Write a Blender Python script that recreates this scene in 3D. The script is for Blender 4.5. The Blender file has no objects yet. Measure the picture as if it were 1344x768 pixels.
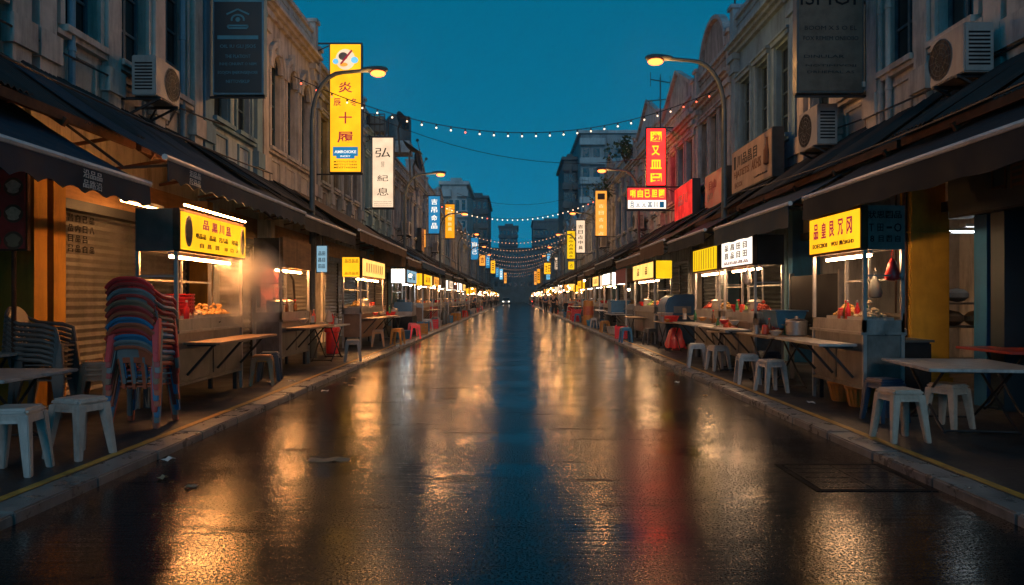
import bpy, bmesh, math, random
from mathutils import Vector, Matrix
random.seed(7)
R = math.radians
scene = bpy.context.scene
COL = scene.collection

# ------------------------------------------------------------------ camera, sky, sun, exposure
HAZE = .0005
H, F_PX, U0, V0 = 1.4, 970.0, 676.0, 391.0
cam_d = bpy.data.cameras.new("camera"); cam = bpy.data.objects.new("camera", cam_d); COL.objects.link(cam)
cam.location = (0, 0, H); cam.rotation_euler = (R(90), 0, 0)
cam_d.sensor_width = 36; cam_d.lens = 36 * F_PX / 1344
cam_d.shift_x = -(U0 - 672) / 1344; cam_d.shift_y = (V0 - 384) / 1344
cam_d.clip_start = 0.05; cam_d.clip_end = 2000
scene.camera = cam

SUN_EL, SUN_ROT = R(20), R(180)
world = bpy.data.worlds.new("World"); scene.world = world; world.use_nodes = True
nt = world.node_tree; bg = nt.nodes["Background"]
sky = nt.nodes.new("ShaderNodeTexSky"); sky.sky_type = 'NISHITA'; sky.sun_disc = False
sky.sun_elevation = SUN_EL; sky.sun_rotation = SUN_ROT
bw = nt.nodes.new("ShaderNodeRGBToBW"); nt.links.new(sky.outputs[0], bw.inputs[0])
pw = nt.nodes.new("ShaderNodeMath"); pw.operation = "POWER"; pw.inputs[1].default_value = 1.4; nt.links.new(bw.outputs[0], pw.inputs[0])  # steepened so the unseen sky behind the camera adds teal fill
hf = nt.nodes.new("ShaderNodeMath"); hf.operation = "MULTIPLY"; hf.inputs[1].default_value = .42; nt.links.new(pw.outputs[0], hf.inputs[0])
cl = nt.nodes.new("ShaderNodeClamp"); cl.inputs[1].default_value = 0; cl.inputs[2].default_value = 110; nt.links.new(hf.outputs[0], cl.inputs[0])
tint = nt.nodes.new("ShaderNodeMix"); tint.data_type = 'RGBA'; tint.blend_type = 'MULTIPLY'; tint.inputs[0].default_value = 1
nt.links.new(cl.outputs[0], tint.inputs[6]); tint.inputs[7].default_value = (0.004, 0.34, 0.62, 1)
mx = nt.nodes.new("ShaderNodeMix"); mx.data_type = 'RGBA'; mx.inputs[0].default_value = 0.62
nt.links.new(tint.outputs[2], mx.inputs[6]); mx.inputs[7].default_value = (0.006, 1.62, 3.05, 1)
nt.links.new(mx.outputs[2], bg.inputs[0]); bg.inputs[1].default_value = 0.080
fill_sun_d = bpy.data.lights.new("fill_sun", 'SUN'); fill_sun_d.energy = 0.24; fill_sun_d.angle = R(14); fill_sun_d.color = (1, .84, .70)  # weak warm fill added from behind the camera; dusk has no sun
fill_sun = bpy.data.objects.new("fill_sun", fill_sun_d); COL.objects.link(fill_sun)
fill_sun.rotation_euler = (R(90) - SUN_EL, 0, R(180) - SUN_ROT)
scene.view_settings.view_transform = 'Standard'; scene.view_settings.look = 'None'
scene.view_settings.exposure = 0.42; scene.view_settings.gamma = 1; scene.view_settings.use_curve_mapping = False
scene.render.engine = 'CYCLES'
cy = scene.cycles
cy.use_denoising = True; cy.use_light_tree = True
cy.max_bounces = 6; cy.diffuse_bounces = 3; cy.glossy_bounces = 3; cy.transmission_bounces = 4; cy.transparent_max_bounces = 12
cy.volume_bounces = 0; cy.sample_clamp_indirect = 4; cy.caustics_reflective = False; cy.caustics_refractive = False

# ------------------------------------------------------------------ helpers
def P(u, v, Y):
    "photo pixel (1344 wide) at distance Y -> X, Z"
    return (u - U0) * Y / F_PX, H - (v - V0) * Y / F_PX

class MB:
    "collects closed shapes in world coordinates; build() links them as ONE mesh object"
    def __init__(self): self.v = []; self.f = []
    def add(self, vs, fs):
        b = len(self.v); self.v += [tuple(p) for p in vs]; self.f += [tuple(i + b for i in f) for f in fs]; return self
    def box(self, x0, x1, y0, y1, z0, z1):
        return self.add([(x0,y0,z0),(x1,y0,z0),(x1,y1,z0),(x0,y1,z0),(x0,y0,z1),(x1,y0,z1),(x1,y1,z1),(x0,y1,z1)],
                        [(0,3,2,1),(4,5,6,7),(0,1,5,4),(1,2,6,5),(2,3,7,6),(3,0,4,7)])
    def bar(self, p0, p1, w, h=None, up=(0,0,1)):
        p0 = Vector(p0); p1 = Vector(p1); d = (p1 - p0).normalized(); h = h or w
        upv = Vector(up)
        if abs(d.dot(upv)) > .95: upv = Vector((0,1,0))
        a = d.cross(upv).normalized() * w/2; b = a.cross(d).normalized() * h/2
        vs = [p + i*a + j*b for p in (p0, p1) for i, j in ((-1,-1),(1,-1),(1,1),(-1,1))]
        return self.add(vs, [(0,3,2,1),(4,5,6,7),(0,1,5,4),(1,2,6,5),(2,3,7,6),(3,0,4,7)])
    def tube(self, pts, r, n=8):
        pts = [Vector(p) for p in pts]; k = len(pts)
        rs = r if isinstance(r, (list, tuple)) else [r]*k
        rings = []; ref = None
        for i, p in enumerate(pts):
            d = (pts[min(i+1, k-1)] - pts[max(i-1, 0)]).normalized()
            if ref is None: ref = Vector((0,0,1)) if abs(d.z) < .9 else Vector((0,1,0))
            a = d.cross(ref)
            if a.length < 1e-4: a = d.cross(Vector((1,0,0)))
            a.normalize(); b = a.cross(d).normalized(); ref = -d.cross(a) if False else b
            rings.append([p + rs[i]*(math.cos(t)*a + math.sin(t)*b) for t in [2*math.pi*j/n for j in range(n)]])
        vs = [q for ring in rings for q in ring]
        fs = [(i*n+j, i*n+(j+1)%n, (i+1)*n+(j+1)%n, (i+1)*n+j) for i in range(k-1) for j in range(n)]
        fs += [tuple(range(n))[::-1], tuple((k-1)*n+j for j in range(n))]
        return self.add(vs, fs)
    def prism(self, poly, axis, d0, d1):
        "poly of 2-D points in the plane across axis, extruded from d0 to d1"
        mk = {'x': lambda a,b,d: (d,a,b), 'y': lambda a,b,d: (a,d,b), 'z': lambda a,b,d: (a,b,d)}[axis]
        n = len(poly)
        vs = [mk(a,b,d0) for a,b in poly] + [mk(a,b,d1) for a,b in poly]
        fs = [tuple(range(n))[::-1], tuple(range(n, 2*n))] + [(i,(i+1)%n,n+(i+1)%n,n+i) for i in range(n)]
        return self.add(vs, fs)
    def lathe(self, prof, c, n=16):
        k = len(prof); cx, cy_, cz = c
        vs = [(cx+r*math.cos(2*math.pi*j/n), cy_+r*math.sin(2*math.pi*j/n), cz+z) for r, z in prof for j in range(n)]
        fs = [(i*n+j, i*n+(j+1)%n, (i+1)*n+(j+1)%n, (i+1)*n+j) for i in range(k-1) for j in range(n)]
        fs += [tuple(range(n))[::-1], tuple((k-1)*n+j for j in range(n))]
        return self.add(vs, fs)
    def ball(self, c, r, n=8, sq=(1,1,1)):
        m = max(4, n//2)
        prof = [(max(r*math.sin(math.pi*i/m), r*.02), -r*math.cos(math.pi*i/m)) for i in range(m+1)]
        b = len(self.v); self.lathe(prof, (0,0,0), n)
        for i in range(b, len(self.v)):
            x,y,z = self.v[i]; self.v[i] = (c[0]+x*sq[0], c[1]+y*sq[1], c[2]+z*sq[2])
        return self
    def sheet(self, fn, us, vs_, th):
        "thick sheet: fn(u,v)->point; th vector offset for the other side"
        nu, nv = len(us), len(vs_); t = Vector(th)
        top = [Vector(fn(u,v)) for u in us for v in vs_]
        allv = top + [p + t for p in top]; o = nu*nv; fs = []
        for i in range(nu-1):
            for j in range(nv-1):
                a = i*nv+j; q = (a, a+1, a+nv+1, a+nv); fs += [q, tuple(o+x for x in q[::-1])]
        for i in range(nu-1):
            for j in (0, nv-1): a = i*nv+j; fs.append((a, a+nv, a+nv+o, a+o))
        for j in range(nv-1):
            for i in (0, nu-1): a = i*nv+j; fs.append((a, a+1, a+1+o, a+o))
        return self.add(allv, fs)
    def build(self, name, mat, parent=None, smooth=False, bevel=0):
        me = bpy.data.meshes.new(name)
        off = Vector(parent['_o']) if parent is not None else Vector((0,0,0))
        me.from_pydata([tuple(Vector(p) - off) for p in self.v], [], self.f)
        bm = bmesh.new(); bm.from_mesh(me)
        bmesh.ops.recalc_face_normals(bm, faces=bm.faces)
        if bevel:
            es = [e for e in bm.edges if len(e.link_faces) == 2 and e.calc_face_angle(0) > R(40)]
            bmesh.ops.bevel(bm, geom=es, offset=bevel, segments=2, affect='EDGES', clamp_overlap=True)
        if smooth:
            for f in bm.faces: f.smooth = True
            for e in bm.edges:
                if len(e.link_faces) == 2 and e.calc_face_angle(0) > R(40): e.smooth = False
        bm.to_mesh(me); bm.free()
        me.materials.append(mat)
        o = bpy.data.objects.new(name, me); COL.objects.link(o)
        if parent is not None: o.parent = parent; o['_o'] = parent['_o']
        return o

def linspace(a, b, n): return [a + (b-a)*i/(n-1) for i in range(n)]
def thing(name, loc, label, cat, group=None):
    o = bpy.data.objects.new(name, None); COL.objects.link(o); o.location = loc; o['_o'] = list(loc)
    o.empty_display_size = .1
    return tag(o, label, cat, group)
def tag(o, label, cat, group=None):
    o['label'] = label; o['category'] = cat
    if group: o['group'] = group
    return o
def struct(o): o['kind'] = 'structure'; return o
def kids(o): return [c for c in ALLKIDS.get(o.name, [])] if False else list(o.children)
def dup(root, loc, rz=0, label=None, group=None, scale=None):
    r = root.copy(); COL.objects.link(r); r.location = loc; r.rotation_euler = (0,0,rz)
    if scale: r.scale = scale
    if label: r['label'] = label
    if group: r['group'] = group
    def rec(a, b):
        for ch in list(a.children):
            if ch.type == 'LIGHT' and loc[1] > 110: continue
            c = ch.copy(); COL.objects.link(c); c.parent = b; rec(ch, c)
    rec(root, r)
    return r

# ------------------------------------------------------------------ materials
def M(name, col, rough=.6, metal=0, var=.25, vs=3., bump=0., bs=40., spec=.5, dirt=0., dirt_col=(.02,.018,.015), stretch=(1,1,1), dscale=1.):
    if rough >= .55 and spec == .5: spec = .1
    m = bpy.data.materials.new(name); m.use_nodes = True; t = m.node_tree; b = t.nodes["Principled BSDF"]; L = t.links.new
    b.inputs["Metallic"].default_value = metal; b.inputs["Specular IOR Level"].default_value = spec
    geo = t.nodes.new("ShaderNodeNewGeometry")
    mp = t.nodes.new("ShaderNodeMapping"); mp.inputs["Scale"].default_value = stretch; L(geo.outputs["Position"], mp.inputs[0])
    no = t.nodes.new("ShaderNodeTexNoise"); no.inputs["Scale"].default_value = vs; no.inputs["Detail"].default_value = 6; no.inputs["Roughness"].default_value = .65
    L(mp.outputs[0], no.inputs["Vector"])
    r1 = t.nodes.new("ShaderNodeMapRange"); r1.inputs[1].default_value = .3; r1.inputs[2].default_value = .7
    r1.inputs[3].default_value = 1-var; r1.inputs[4].default_value = 1+var; L(no.outputs[0], r1.inputs[0])
    mu = t.nodes.new("ShaderNodeMix"); mu.data_type = 'RGBA'; mu.blend_type = 'MULTIPLY'; mu.inputs[0].default_value = 1
    mu.inputs[6].default_value = (*col, 1); L(r1.outputs[0], mu.inputs[7])
    out = mu.outputs[2]
    if dirt:
        mp2 = t.nodes.new("ShaderNodeMapping"); mp2.inputs["Scale"].default_value = (2.2*dscale, 2.2*dscale, .35*dscale); L(geo.outputs["Position"], mp2.inputs[0])
        n2 = t.nodes.new("ShaderNodeTexNoise"); n2.inputs["Scale"].default_value = 1.6; n2.inputs["Detail"].default_value = 8; n2.inputs["Roughness"].default_value = .7; L(mp2.outputs[0], n2.inputs["Vector"])
        r2 = t.nodes.new("ShaderNodeMapRange"); r2.inputs[1].default_value = .48; r2.inputs[2].default_value = .72; r2.inputs[4].default_value = dirt; L(n2.outputs[0], r2.inputs[0])
        m2 = t.nodes.new("ShaderNodeMix"); m2.data_type = 'RGBA'; L(r2.outputs[0], m2.inputs[0]); L(out, m2.inputs[6]); m2.inputs[7].default_value = (*dirt_col, 1)
        out = m2.outputs[2]
    L(out, b.inputs["Base Color"])
    r3 = t.nodes.new("ShaderNodeMapRange"); r3.inputs[1].default_value = .3; r3.inputs[2].default_value = .7
    r3.inputs[3].default_value = max(.05, rough-.12); r3.inputs[4].default_value = min(1, rough+.12); L(no.outputs[0], r3.inputs[0]); L(r3.outputs[0], b.inputs["Roughness"])
    if bump:
        n3 = t.nodes.new("ShaderNodeTexNoise"); n3.inputs["Scale"].default_value = bs; n3.inputs["Detail"].default_value = 4; L(geo.outputs["Position"], n3.inputs["Vector"])
        bp = t.nodes.new("ShaderNodeBump"); bp.inputs["Strength"].default_value = bump; bp.inputs["Distance"].default_value = .01; L(n3.outputs[0], bp.inputs["Height"]); L(bp.outputs[0], b.inputs["Normal"])
    return m
def E(name, col, s, var=.12):
    "a thing that gives off light"
    m = bpy.data.materials.new(name); m.use_nodes = True; t = m.node_tree; t.nodes.remove(t.nodes["Principled BSDF"])
    e = t.nodes.new("ShaderNodeEmission"); e.inputs[0].default_value = (*col, 1); e.inputs[1].default_value = s
    if var:
        geo = t.nodes.new("ShaderNodeNewGeometry"); no = t.nodes.new("ShaderNodeTexNoise"); no.inputs["Scale"].default_value = 2.5
        t.links.new(geo.outputs["Position"], no.inputs["Vector"])
        r = t.nodes.new("ShaderNodeMapRange"); r.inputs[1].default_value = .3; r.inputs[2].default_value = .7; r.inputs[3].default_value = s*(1-var); r.inputs[4].default_value = s*(1+var)
        t.links.new(no.outputs[0], r.inputs[0]); t.links.new(r.outputs[0], e.inputs[1])
    t.links.new(e.outputs[0], t.nodes["Material Output"].inputs[0])
    return m

def road_material():
    m = bpy.data.materials.new("wet_asphalt"); m.use_nodes = True; t = m.node_tree; b = t.nodes["Principled BSDF"]; L = t.links.new
    geo = t.nodes.new("ShaderNodeNewGeometry")
    def noise(scale, detail=4, rough=.55, sc=(1,1,1)):
        mp = t.nodes.new("ShaderNodeMapping"); mp.inputs["Scale"].default_value = sc; L(geo.outputs["Position"], mp.inputs[0])
        n = t.nodes.new("ShaderNodeTexNoise"); n.inputs["Scale"].default_value = scale; n.inputs["Detail"].default_value = detail; n.inputs["Roughness"].default_value = rough
        L(mp.outputs[0], n.inputs["Vector"]); return n.outputs[0]
    def rng(x, a, b_, c, d):
        r = t.nodes.new("ShaderNodeMapRange"); r.inputs[1].default_value = a; r.inputs[2].default_value = b_; r.inputs[3].default_value = c; r.inputs[4].default_value = d; L(x, r.inputs[0]); return r.outputs[0]
    def math_(op, x, y):
        k = t.nodes.new("ShaderNodeMath"); k.operation = op
        for i, q in enumerate((x, y)):
            if isinstance(q, (int, float)): k.inputs[i].default_value = q
            else: L(q, k.inputs[i])
        return k.outputs[0]
    wet = noise(.8, 6, .62, (.7, .8, 1))              # where water lies
    pud = rng(wet, .47, .60, 0, 1)
    dry = rng(noise(1.25, 8, .75, (.55, 2.2, 1)), .565, .64, 0, 1)   # rougher, drier patches
    fine = noise(66, 3, .65); mid = noise(7, 3, .55, (.3, 2.6, 1)); grain = noise(150, 2, .6)
    film = rng(math_('ADD', math_('ADD', fine, math_('MULTIPLY', grain, .35)), math_('MULTIPLY', rng(pud, 0, 1, 0, 1), .05)), .60, .79, 0, 1)   # water film between the stones
    film = math_('MULTIPLY', film, rng(dry, 0, 1, 1, .18))
    colr = t.nodes.new("ShaderNodeMix"); colr.data_type = 'RGBA'; L(rng(grain, .3, .7, 0, 1), colr.inputs[0]); colr.inputs[6].default_value = (.008,.008,.009,1); colr.inputs[7].default_value = (.022,.021,.020,1)
    amp = rng(pud, 0, 1, .85, .40)
    h = math_('ADD', math_('MULTIPLY', math_('ADD', fine, math_('MULTIPLY', grain, .3)), amp), math_('MULTIPLY', mid, 2.0))
    bp = t.nodes.new("ShaderNodeBump"); bp.inputs["Strength"].default_value = .30; bp.inputs["Distance"].default_value = .0036
    L(h, bp.inputs["Height"])
    df = t.nodes.new("ShaderNodeBsdfDiffuse"); L(colr.outputs[2], df.inputs["Color"]); L(bp.outputs[0], df.inputs["Normal"])
    gl = t.nodes.new("ShaderNodeBsdfGlossy"); gl.distribution = 'BECKMANN'; gl.inputs["Color"].default_value = (1,1,1,1); L(bp.outputs[0], gl.inputs["Normal"])
    L(math_('ADD', rng(film, 0, 1, .31, .115), rng(pud, 0, 1, .01, -.02)), gl.inputs["Roughness"])
    fr = t.nodes.new("ShaderNodeFresnel"); fr.inputs["IOR"].default_value = 1.46; L(bp.outputs[0], fr.inputs["Normal"])
    mx_ = t.nodes.new("ShaderNodeMixShader"); L(math_('MULTIPLY', fr.outputs[0], rng(film, 0, 1, .15, 1.0)), mx_.inputs[0]); L(df.outputs[0], mx_.inputs[1]); L(gl.outputs[0], mx_.inputs[2])
    t.nodes.remove(b); L(mx_.outputs[0], t.nodes["Material Output"].inputs[0])
    return m

mt = {}
def mk(k, *a, **kw): mt[k] = M(k, *a, **kw)
mt['road'] = road_material()
mk('pave', (.026,.025,.025), .5, var=.45, vs=2.2, bump=.35, bs=35)
mk('kerb', (.17,.16,.15), .32, var=.4, vs=5, bump=.3, bs=60, dirt=.6)
mk('yellow_paint', (.42,.22,.03), .5, var=.5, vs=9)
mk('ground', (.03,.03,.03), .9)
mk('beige_wall', (.44,.40,.35), .8, var=.22, vs=1.5, bump=.2, bs=25, dirt=.75)
mk('cream_wall', (.55,.51,.46), .8, var=.22, vs=1.5, bump=.2, bs=25, dirt=.7)
mk('grey_wall', (.33,.37,.39), .85, var=.3, vs=1.6, bump=.25, bs=20, dirt=.85)
mk('brown_wall', (.31,.29,.27), .85, var=.3, vs=1.6, bump=.25, bs=20, dirt=.85)
mk('blue_wall', (.15,.27,.35), .75, var=.2, vs=1.6, bump=.2, bs=25, dirt=.6)
mk('pale_blue_wall', (.38,.47,.52), .8, var=.2, vs=1.6, bump=.2, bs=25, dirt=.6)
mk('pink_wall', (.40,.37,.36), .85, var=.25, vs=1.6, bump=.2, bs=25, dirt=.8)
mk('trim', (.54,.50,.45), .75, var=.2, vs=3, dirt=.6)
mk('blue_trim', (.19,.31,.38), .7, var=.2, vs=3, dirt=.5)
mk('grey_trim', (.36,.38,.39), .8, var=.25, vs=3, dirt=.7)
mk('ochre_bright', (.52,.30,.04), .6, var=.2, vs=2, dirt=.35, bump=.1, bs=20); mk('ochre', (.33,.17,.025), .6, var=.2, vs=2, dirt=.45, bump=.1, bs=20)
mk('blue_paint', (.03,.13,.26), .55, var=.2, vs=2, dirt=.5)
mk('window_paint', (.07,.13,.16), .55, var=.3, vs=6)
mk('window_sign_glow', (.22,.07,.05), .6, var=.3, vs=6)  # red light of the nearby sign put into the frame colour
mk('glass_dark', (.012,.018,.022), .12, var=.3, vs=2, spec=.6)
mk('plywood', (.34,.19,.09), .7, var=.3, vs=2, stretch=(1,1,6), dirt=.35)
mk('tin_roof', (.022,.022,.023), .7, metal=.0, spec=.25, var=.5, vs=3, dirt=.7, dirt_col=(.03,.016,.010))
mk('rust', (.09,.045,.028), .8, var=.4, vs=6, dirt=.5)
mk('shutter', (.19,.185,.18), .5, metal=.35, var=.25, vs=3, dirt=.5)
mk('shutter_dark', (.06,.075,.085), .5, metal=.3, var=.25, vs=3, dirt=.5)
mk('steel', (.34,.32,.30), .38, metal=.85, var=.25, vs=5, dirt=.45)
mk('steel_dull', (.20,.185,.17), .48, metal=.6, var=.3, vs=5, dirt=.6)
mk('steel_pale', (.42,.40,.38), .4, metal=.6, var=.2, vs=5, dirt=.35)
mk('cover_iron', (.008,.008,.009), .8, spec=.05, metal=.0, var=.4, vs=6, bump=.4, bs=40); mk('dark_metal', (.03,.03,.033), .5, metal=.4, var=.3, vs=6)
mk('pole_paint', (.07,.085,.09), .5, metal=.3, var=.3, vs=6)
mk('alu_bar', (.55,.54,.52), .4, metal=0, var=.2, vs=6, dirt=.3)
mk('canvas_navy', (.010,.034,.056), .6, var=.3, vs=4, bump=.15, bs=60, dirt=.4, dirt_col=(.01,.015,.02))
mk('canvas_grey', (.016,.022,.028), .65, var=.3, vs=4, bump=.15, bs=60, dirt=.4, dirt_col=(.01,.012,.014))
mk('canvas_brown', (.16,.10,.06), .8, var=.3, vs=4, bump=.15, bs=60, dirt=.5)
mk('canvas_blue', (.02,.09,.17), .7, var=.3, vs=4, dirt=.3)
mk('canvas_green', (.03,.07,.055), .75, var=.3, vs=4, dirt=.4)
mk('white_paint', (.62,.61,.58), .5, var=.12, vs=5, dirt=.3)
mk('ac_white', (.30,.30,.29), .5, var=.15, vs=5, dirt=.45)
mk('plastic_white', (.44,.39,.35), .42, var=.2, vs=9, dirt=.5, dirt_col=(.10,.085,.07), dscale=3)
mk('plastic_cream', (.44,.36,.29), .42, var=.2, vs=9, dirt=.5, dirt_col=(.10,.08,.06), dscale=3)
mk('plastic_grey', (.10,.095,.09), .45, var=.2, vs=7, dirt=.25)
mk('plastic_bluegrey', (.19,.19,.185), .42, var=.15, vs=7, dirt=.2)
mk('plastic_red', (.78,.03,.03), .35, var=.15, vs=7, dirt=.15)
mk('plastic_darkred', (.46,.04,.03), .4, var=.2, vs=7, dirt=.25)
mk('plastic_rust', (.46,.10,.045), .42, var=.2, vs=7, dirt=.25)
mk('plastic_blue', (.035,.16,.29), .38, var=.15, vs=7, dirt=.15)
mk('plastic_darkblue', (.02,.05,.09), .4, var=.15, vs=7, dirt=.2)
mk('plastic_orange', (.50,.20,.04), .4, var=.15, vs=7, dirt=.2)
mk('plastic_brown', (.26,.14,.08), .5, var=.2, vs=7, dirt=.3)
mk('table_grey', (.44,.42,.40), .4, var=.3, vs=6, dirt=.6, dirt_col=(.10,.09,.08), dscale=3)
mk('table_red', (.42,.05,.035), .4, var=.2, vs=5, dirt=.2)
mk('wood_top', (.26,.16,.09), .5, var=.3, vs=4, stretch=(6,1,1), dirt=.3)
mk('food_gold', (.55,.30,.09), .5, var=.4, vs=30)
mk('food_pale', (.62,.46,.30), .55, var=.3, vs=30)
mk('food_red', (.45,.06,.03), .45, var=.4, vs=30)
mk('food_green', (.10,.22,.04), .5, var=.4, vs=30)
mk('bottle_brown', (.12,.05,.02), .2, var=.2)
mk('bottle_green', (.03,.12,.05), .2, var=.2)
mk('cardboard', (.30,.20,.12), .8, var=.25, vs=5)
mk('sign_navy', (.012,.028,.038), .5, var=.2)
mk('sign_brown', (.15,.115,.09), .6, var=.3, vs=3)
mk('ink_teal', (.12,.30,.36), .6, var=.2)
mk('ink_black', (.012,.012,.014), .6, var=.2)
mk('ink_grey', (.035,.04,.045), .6, var=.2)
mk('ink_white', (.62,.60,.56), .6, var=.2)
mk('ink_red', (.35,.03,.03), .6, var=.2)
mk('ink_brown', (.16,.08,.05), .6, var=.2)
mk('menu_red', (.42,.06,.05), .55, var=.3, vs=4)
mk('board_beige', (.36,.27,.21), .6, var=.2, vs=3, dirt=.35)
mk('board_red', (.50,.035,.03), .5, var=.2, vs=3, dirt=.2)
mk('board_orange', (.45,.20,.06), .55, var=.2)
mk('tarp_blue', (.02,.10,.20), .45, var=.2, vs=5, bump=.3, bs=15)
mk('tarp_dark', (.02,.022,.025), .6, var=.3, vs=5)
mk('concrete', (.30,.32,.33), .85, var=.2, vs=.6, dirt=.5, dscale=.3)
mk('concrete_dark', (.12,.14,.15), .85, var=.2, vs=.6, dirt=.4, dscale=.3)
mk('concrete_pale', (.45,.47,.47), .85, var=.2, vs=.6, dirt=.4, dscale=.3)
mk('leaf', (.04,.06,.025), .7, var=.5, vs=20)
mk('bark', (.09,.07,.05), .9)
mk('skin', (.42,.25,.17), .55, var=.1); mk('hair', (.015,.012,.01), .6)
mk('cloth_dark', (.03,.035,.045), .85); mk('cloth_blue', (.03,.07,.14), .85); mk('cloth_pale', (.32,.28,.25), .85); mk('cloth_grey', (.1,.1,.11), .85)
mk('car_paint', (.18,.20,.22), .25, metal=.4); mk('rubber', (.015,.015,.015), .8)
mk('dish_pink', (.42,.12,.12), .6, var=.3)
mt['tube'] = E("tube", (1, .56, .27), 95, 0); mt['tube_warm'] = E('tube_warm', (1, .42, .13), 190, 0); mt['tube_cool'] = E('tube_cool', (.85, .95, 1), 50, 0); mt['tube_soft'] = E("tube_soft", (1, .40, .115), 140, 0)
mt['tube_far'] = E('tube_far', (1, .42, .14), 60, 0)
mt['tube_cool_far'] = E('tube_cool_far', (1, .80, .62), 14, 0)
mt['tube_fascia'] = E("tube_fascia", (1, .46, .15), 38, 0)
mt['tube_dim'] = E('tube_dim', (.8, .93, 1), 9, 0)
mt['lamp_glow'] = E('lamp_glow', (1, .16, .032), 4.6, 0)
mt['bulb'] = E('bulb', (1, .68, .42), 2.3, 0); mt['bulb_red'] = E('bulb_red', (1, .12, .06), 3, 0)
mt['bulb_far'] = E('bulb_far', (1, .48, .24), 1.2, 0); mt['bulb_hang'] = E('bulb_hang', (1, .55, .25), 45, 0)
mt['e_yellow'] = E('e_yellow', (1, .43, .012), 1.2); mt['e_yellow_pale'] = E('e_yellow_pale', (1, .52, .12), 1.3)
mt['e_lemon'] = E('e_lemon', (.95, .55, .01), .9); mt['e_white'] = E('e_white', (1, .86, .70), 1.3); mt['e_cream'] = E('e_cream', (1, .70, .46), .85)
mt['e_white_hot'] = E('e_white_hot', (1, .88, .72), 2.6); mt['e_orange'] = E('e_orange', (1, .36, .05), .95); mt['e_amber'] = E('e_amber', (1, .34, .012), .95)
mt['e_red'] = E('e_red', (1, .013, .011), 4.2); mt['e_red_board'] = E('e_red_board', (1, .04, .03), .7, .4); mt['e_blue'] = E('e_blue', (.02, .20, .40), .85); mt['e_skyblue'] = E('e_skyblue', (.18, .55, .80), .9)
mt['e_ink_red'] = E('e_ink_red', (.30, .015, .035), 1, 0); mt['e_ink_yellow'] = E('e_ink_yellow', (1, .62, .02), 1.2, 0); mt['e_ink_white'] = E('e_ink_white', (1, .9, .75), 1.1, 0)
mt['e_ink_blue'] = E('e_ink_blue', (.01, .12, .25), .6, 0); mt['e_ink_amber'] = E('e_ink_amber', (1, .62, .25), 1.1, 0); mt['e_window'] = E('e_window', (1, .70, .40), .8)
mt['headlight'] = E('headlight', (1, .85, .65), 12, 0); mt['tail'] = E('tail', (1, .06, .03), 8, 0)
mt['e_dimblue'] = E('e_dimblue', (.35, .6, .75), .55)

def glass_pane():
    m = bpy.data.materials.new('clear_pane'); m.use_nodes = True; t = m.node_tree; t.nodes.remove(t.nodes["Principled BSDF"])
    a = t.nodes.new("ShaderNodeBsdfTransparent"); a.inputs[0].default_value = (.9,.93,.92,1)
    g = t.nodes.new("ShaderNodeBsdfGlossy"); g.inputs["Roughness"].default_value = .08
    f = t.nodes.new("ShaderNodeFresnel"); f.inputs[0].default_value = 1.3; x = t.nodes.new("ShaderNodeMixShader")
    t.links.new(f.outputs[0], x.inputs[0]); t.links.new(a.outputs[0], x.inputs[1]); t.links.new(g.outputs[0], x.inputs[2]); t.links.new(x.outputs[0], t.nodes["Material Output"].inputs[0])
    return m
mt['pane'] = glass_pane()

# ------------------------------------------------------------------ lettering
GL = {}
def glyphs(body, bold=0.):
    k = (body, bold)
    if k not in GL:
        c = bpy.data.curves.new("lettering", "FONT"); c.body = body; c.resolution_u = 2; c.offset = bold; c.extrude = .5
        o = bpy.data.objects.new("lettering", c); COL.objects.link(o); bpy.context.view_layer.update()
        me = bpy.data.meshes.new_from_object(o.evaluated_get(bpy.context.evaluated_depsgraph_get()))
        vs = [tuple(v.co) for v in me.vertices]; fs = [tuple(p.vertices) for p in me.polygons]
        bpy.data.objects.remove(o); bpy.data.curves.remove(c); bpy.data.meshes.remove(me)
        x0 = min(v[0] for v in vs); x1 = max(v[0] for v in vs); y0 = min(v[1] for v in vs); y1 = max(v[1] for v in vs)
        GL[k] = ([((x-(x0+x1)/2), (y-(y0+y1)/2), z) for x,y,z in vs], fs, x1-x0, y1-y0)
    return GL[k]
def letters(rows, c, right, up, mat, parent, name='lettering', depth=.004, bold=0.012):
    "rows: (text, offset right, offset up, width, height) -> ONE lettering mesh on a face centred at c"
    r = Vector(right).normalized(); u = Vector(up).normalized(); n = r.cross(u); c = Vector(c); mb = MB()
    for body, dx, dy, w, h in rows:
        vs, fs, gw, gh = glyphs(body, bold)
        sx, sy = w/gw, h/gh
        mb.add([c + r*(dx + x*sx) + u*(dy + y*sy) + n*(depth*(z+.5)) for x,y,z in vs], fs)
    return mb.build(name, mat, parent)
RIGHT = {-1: (0,1,0), 1: (0,-1,0)}      # reading direction on a face that looks at the road
CAMR = (1,0,0)

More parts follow.
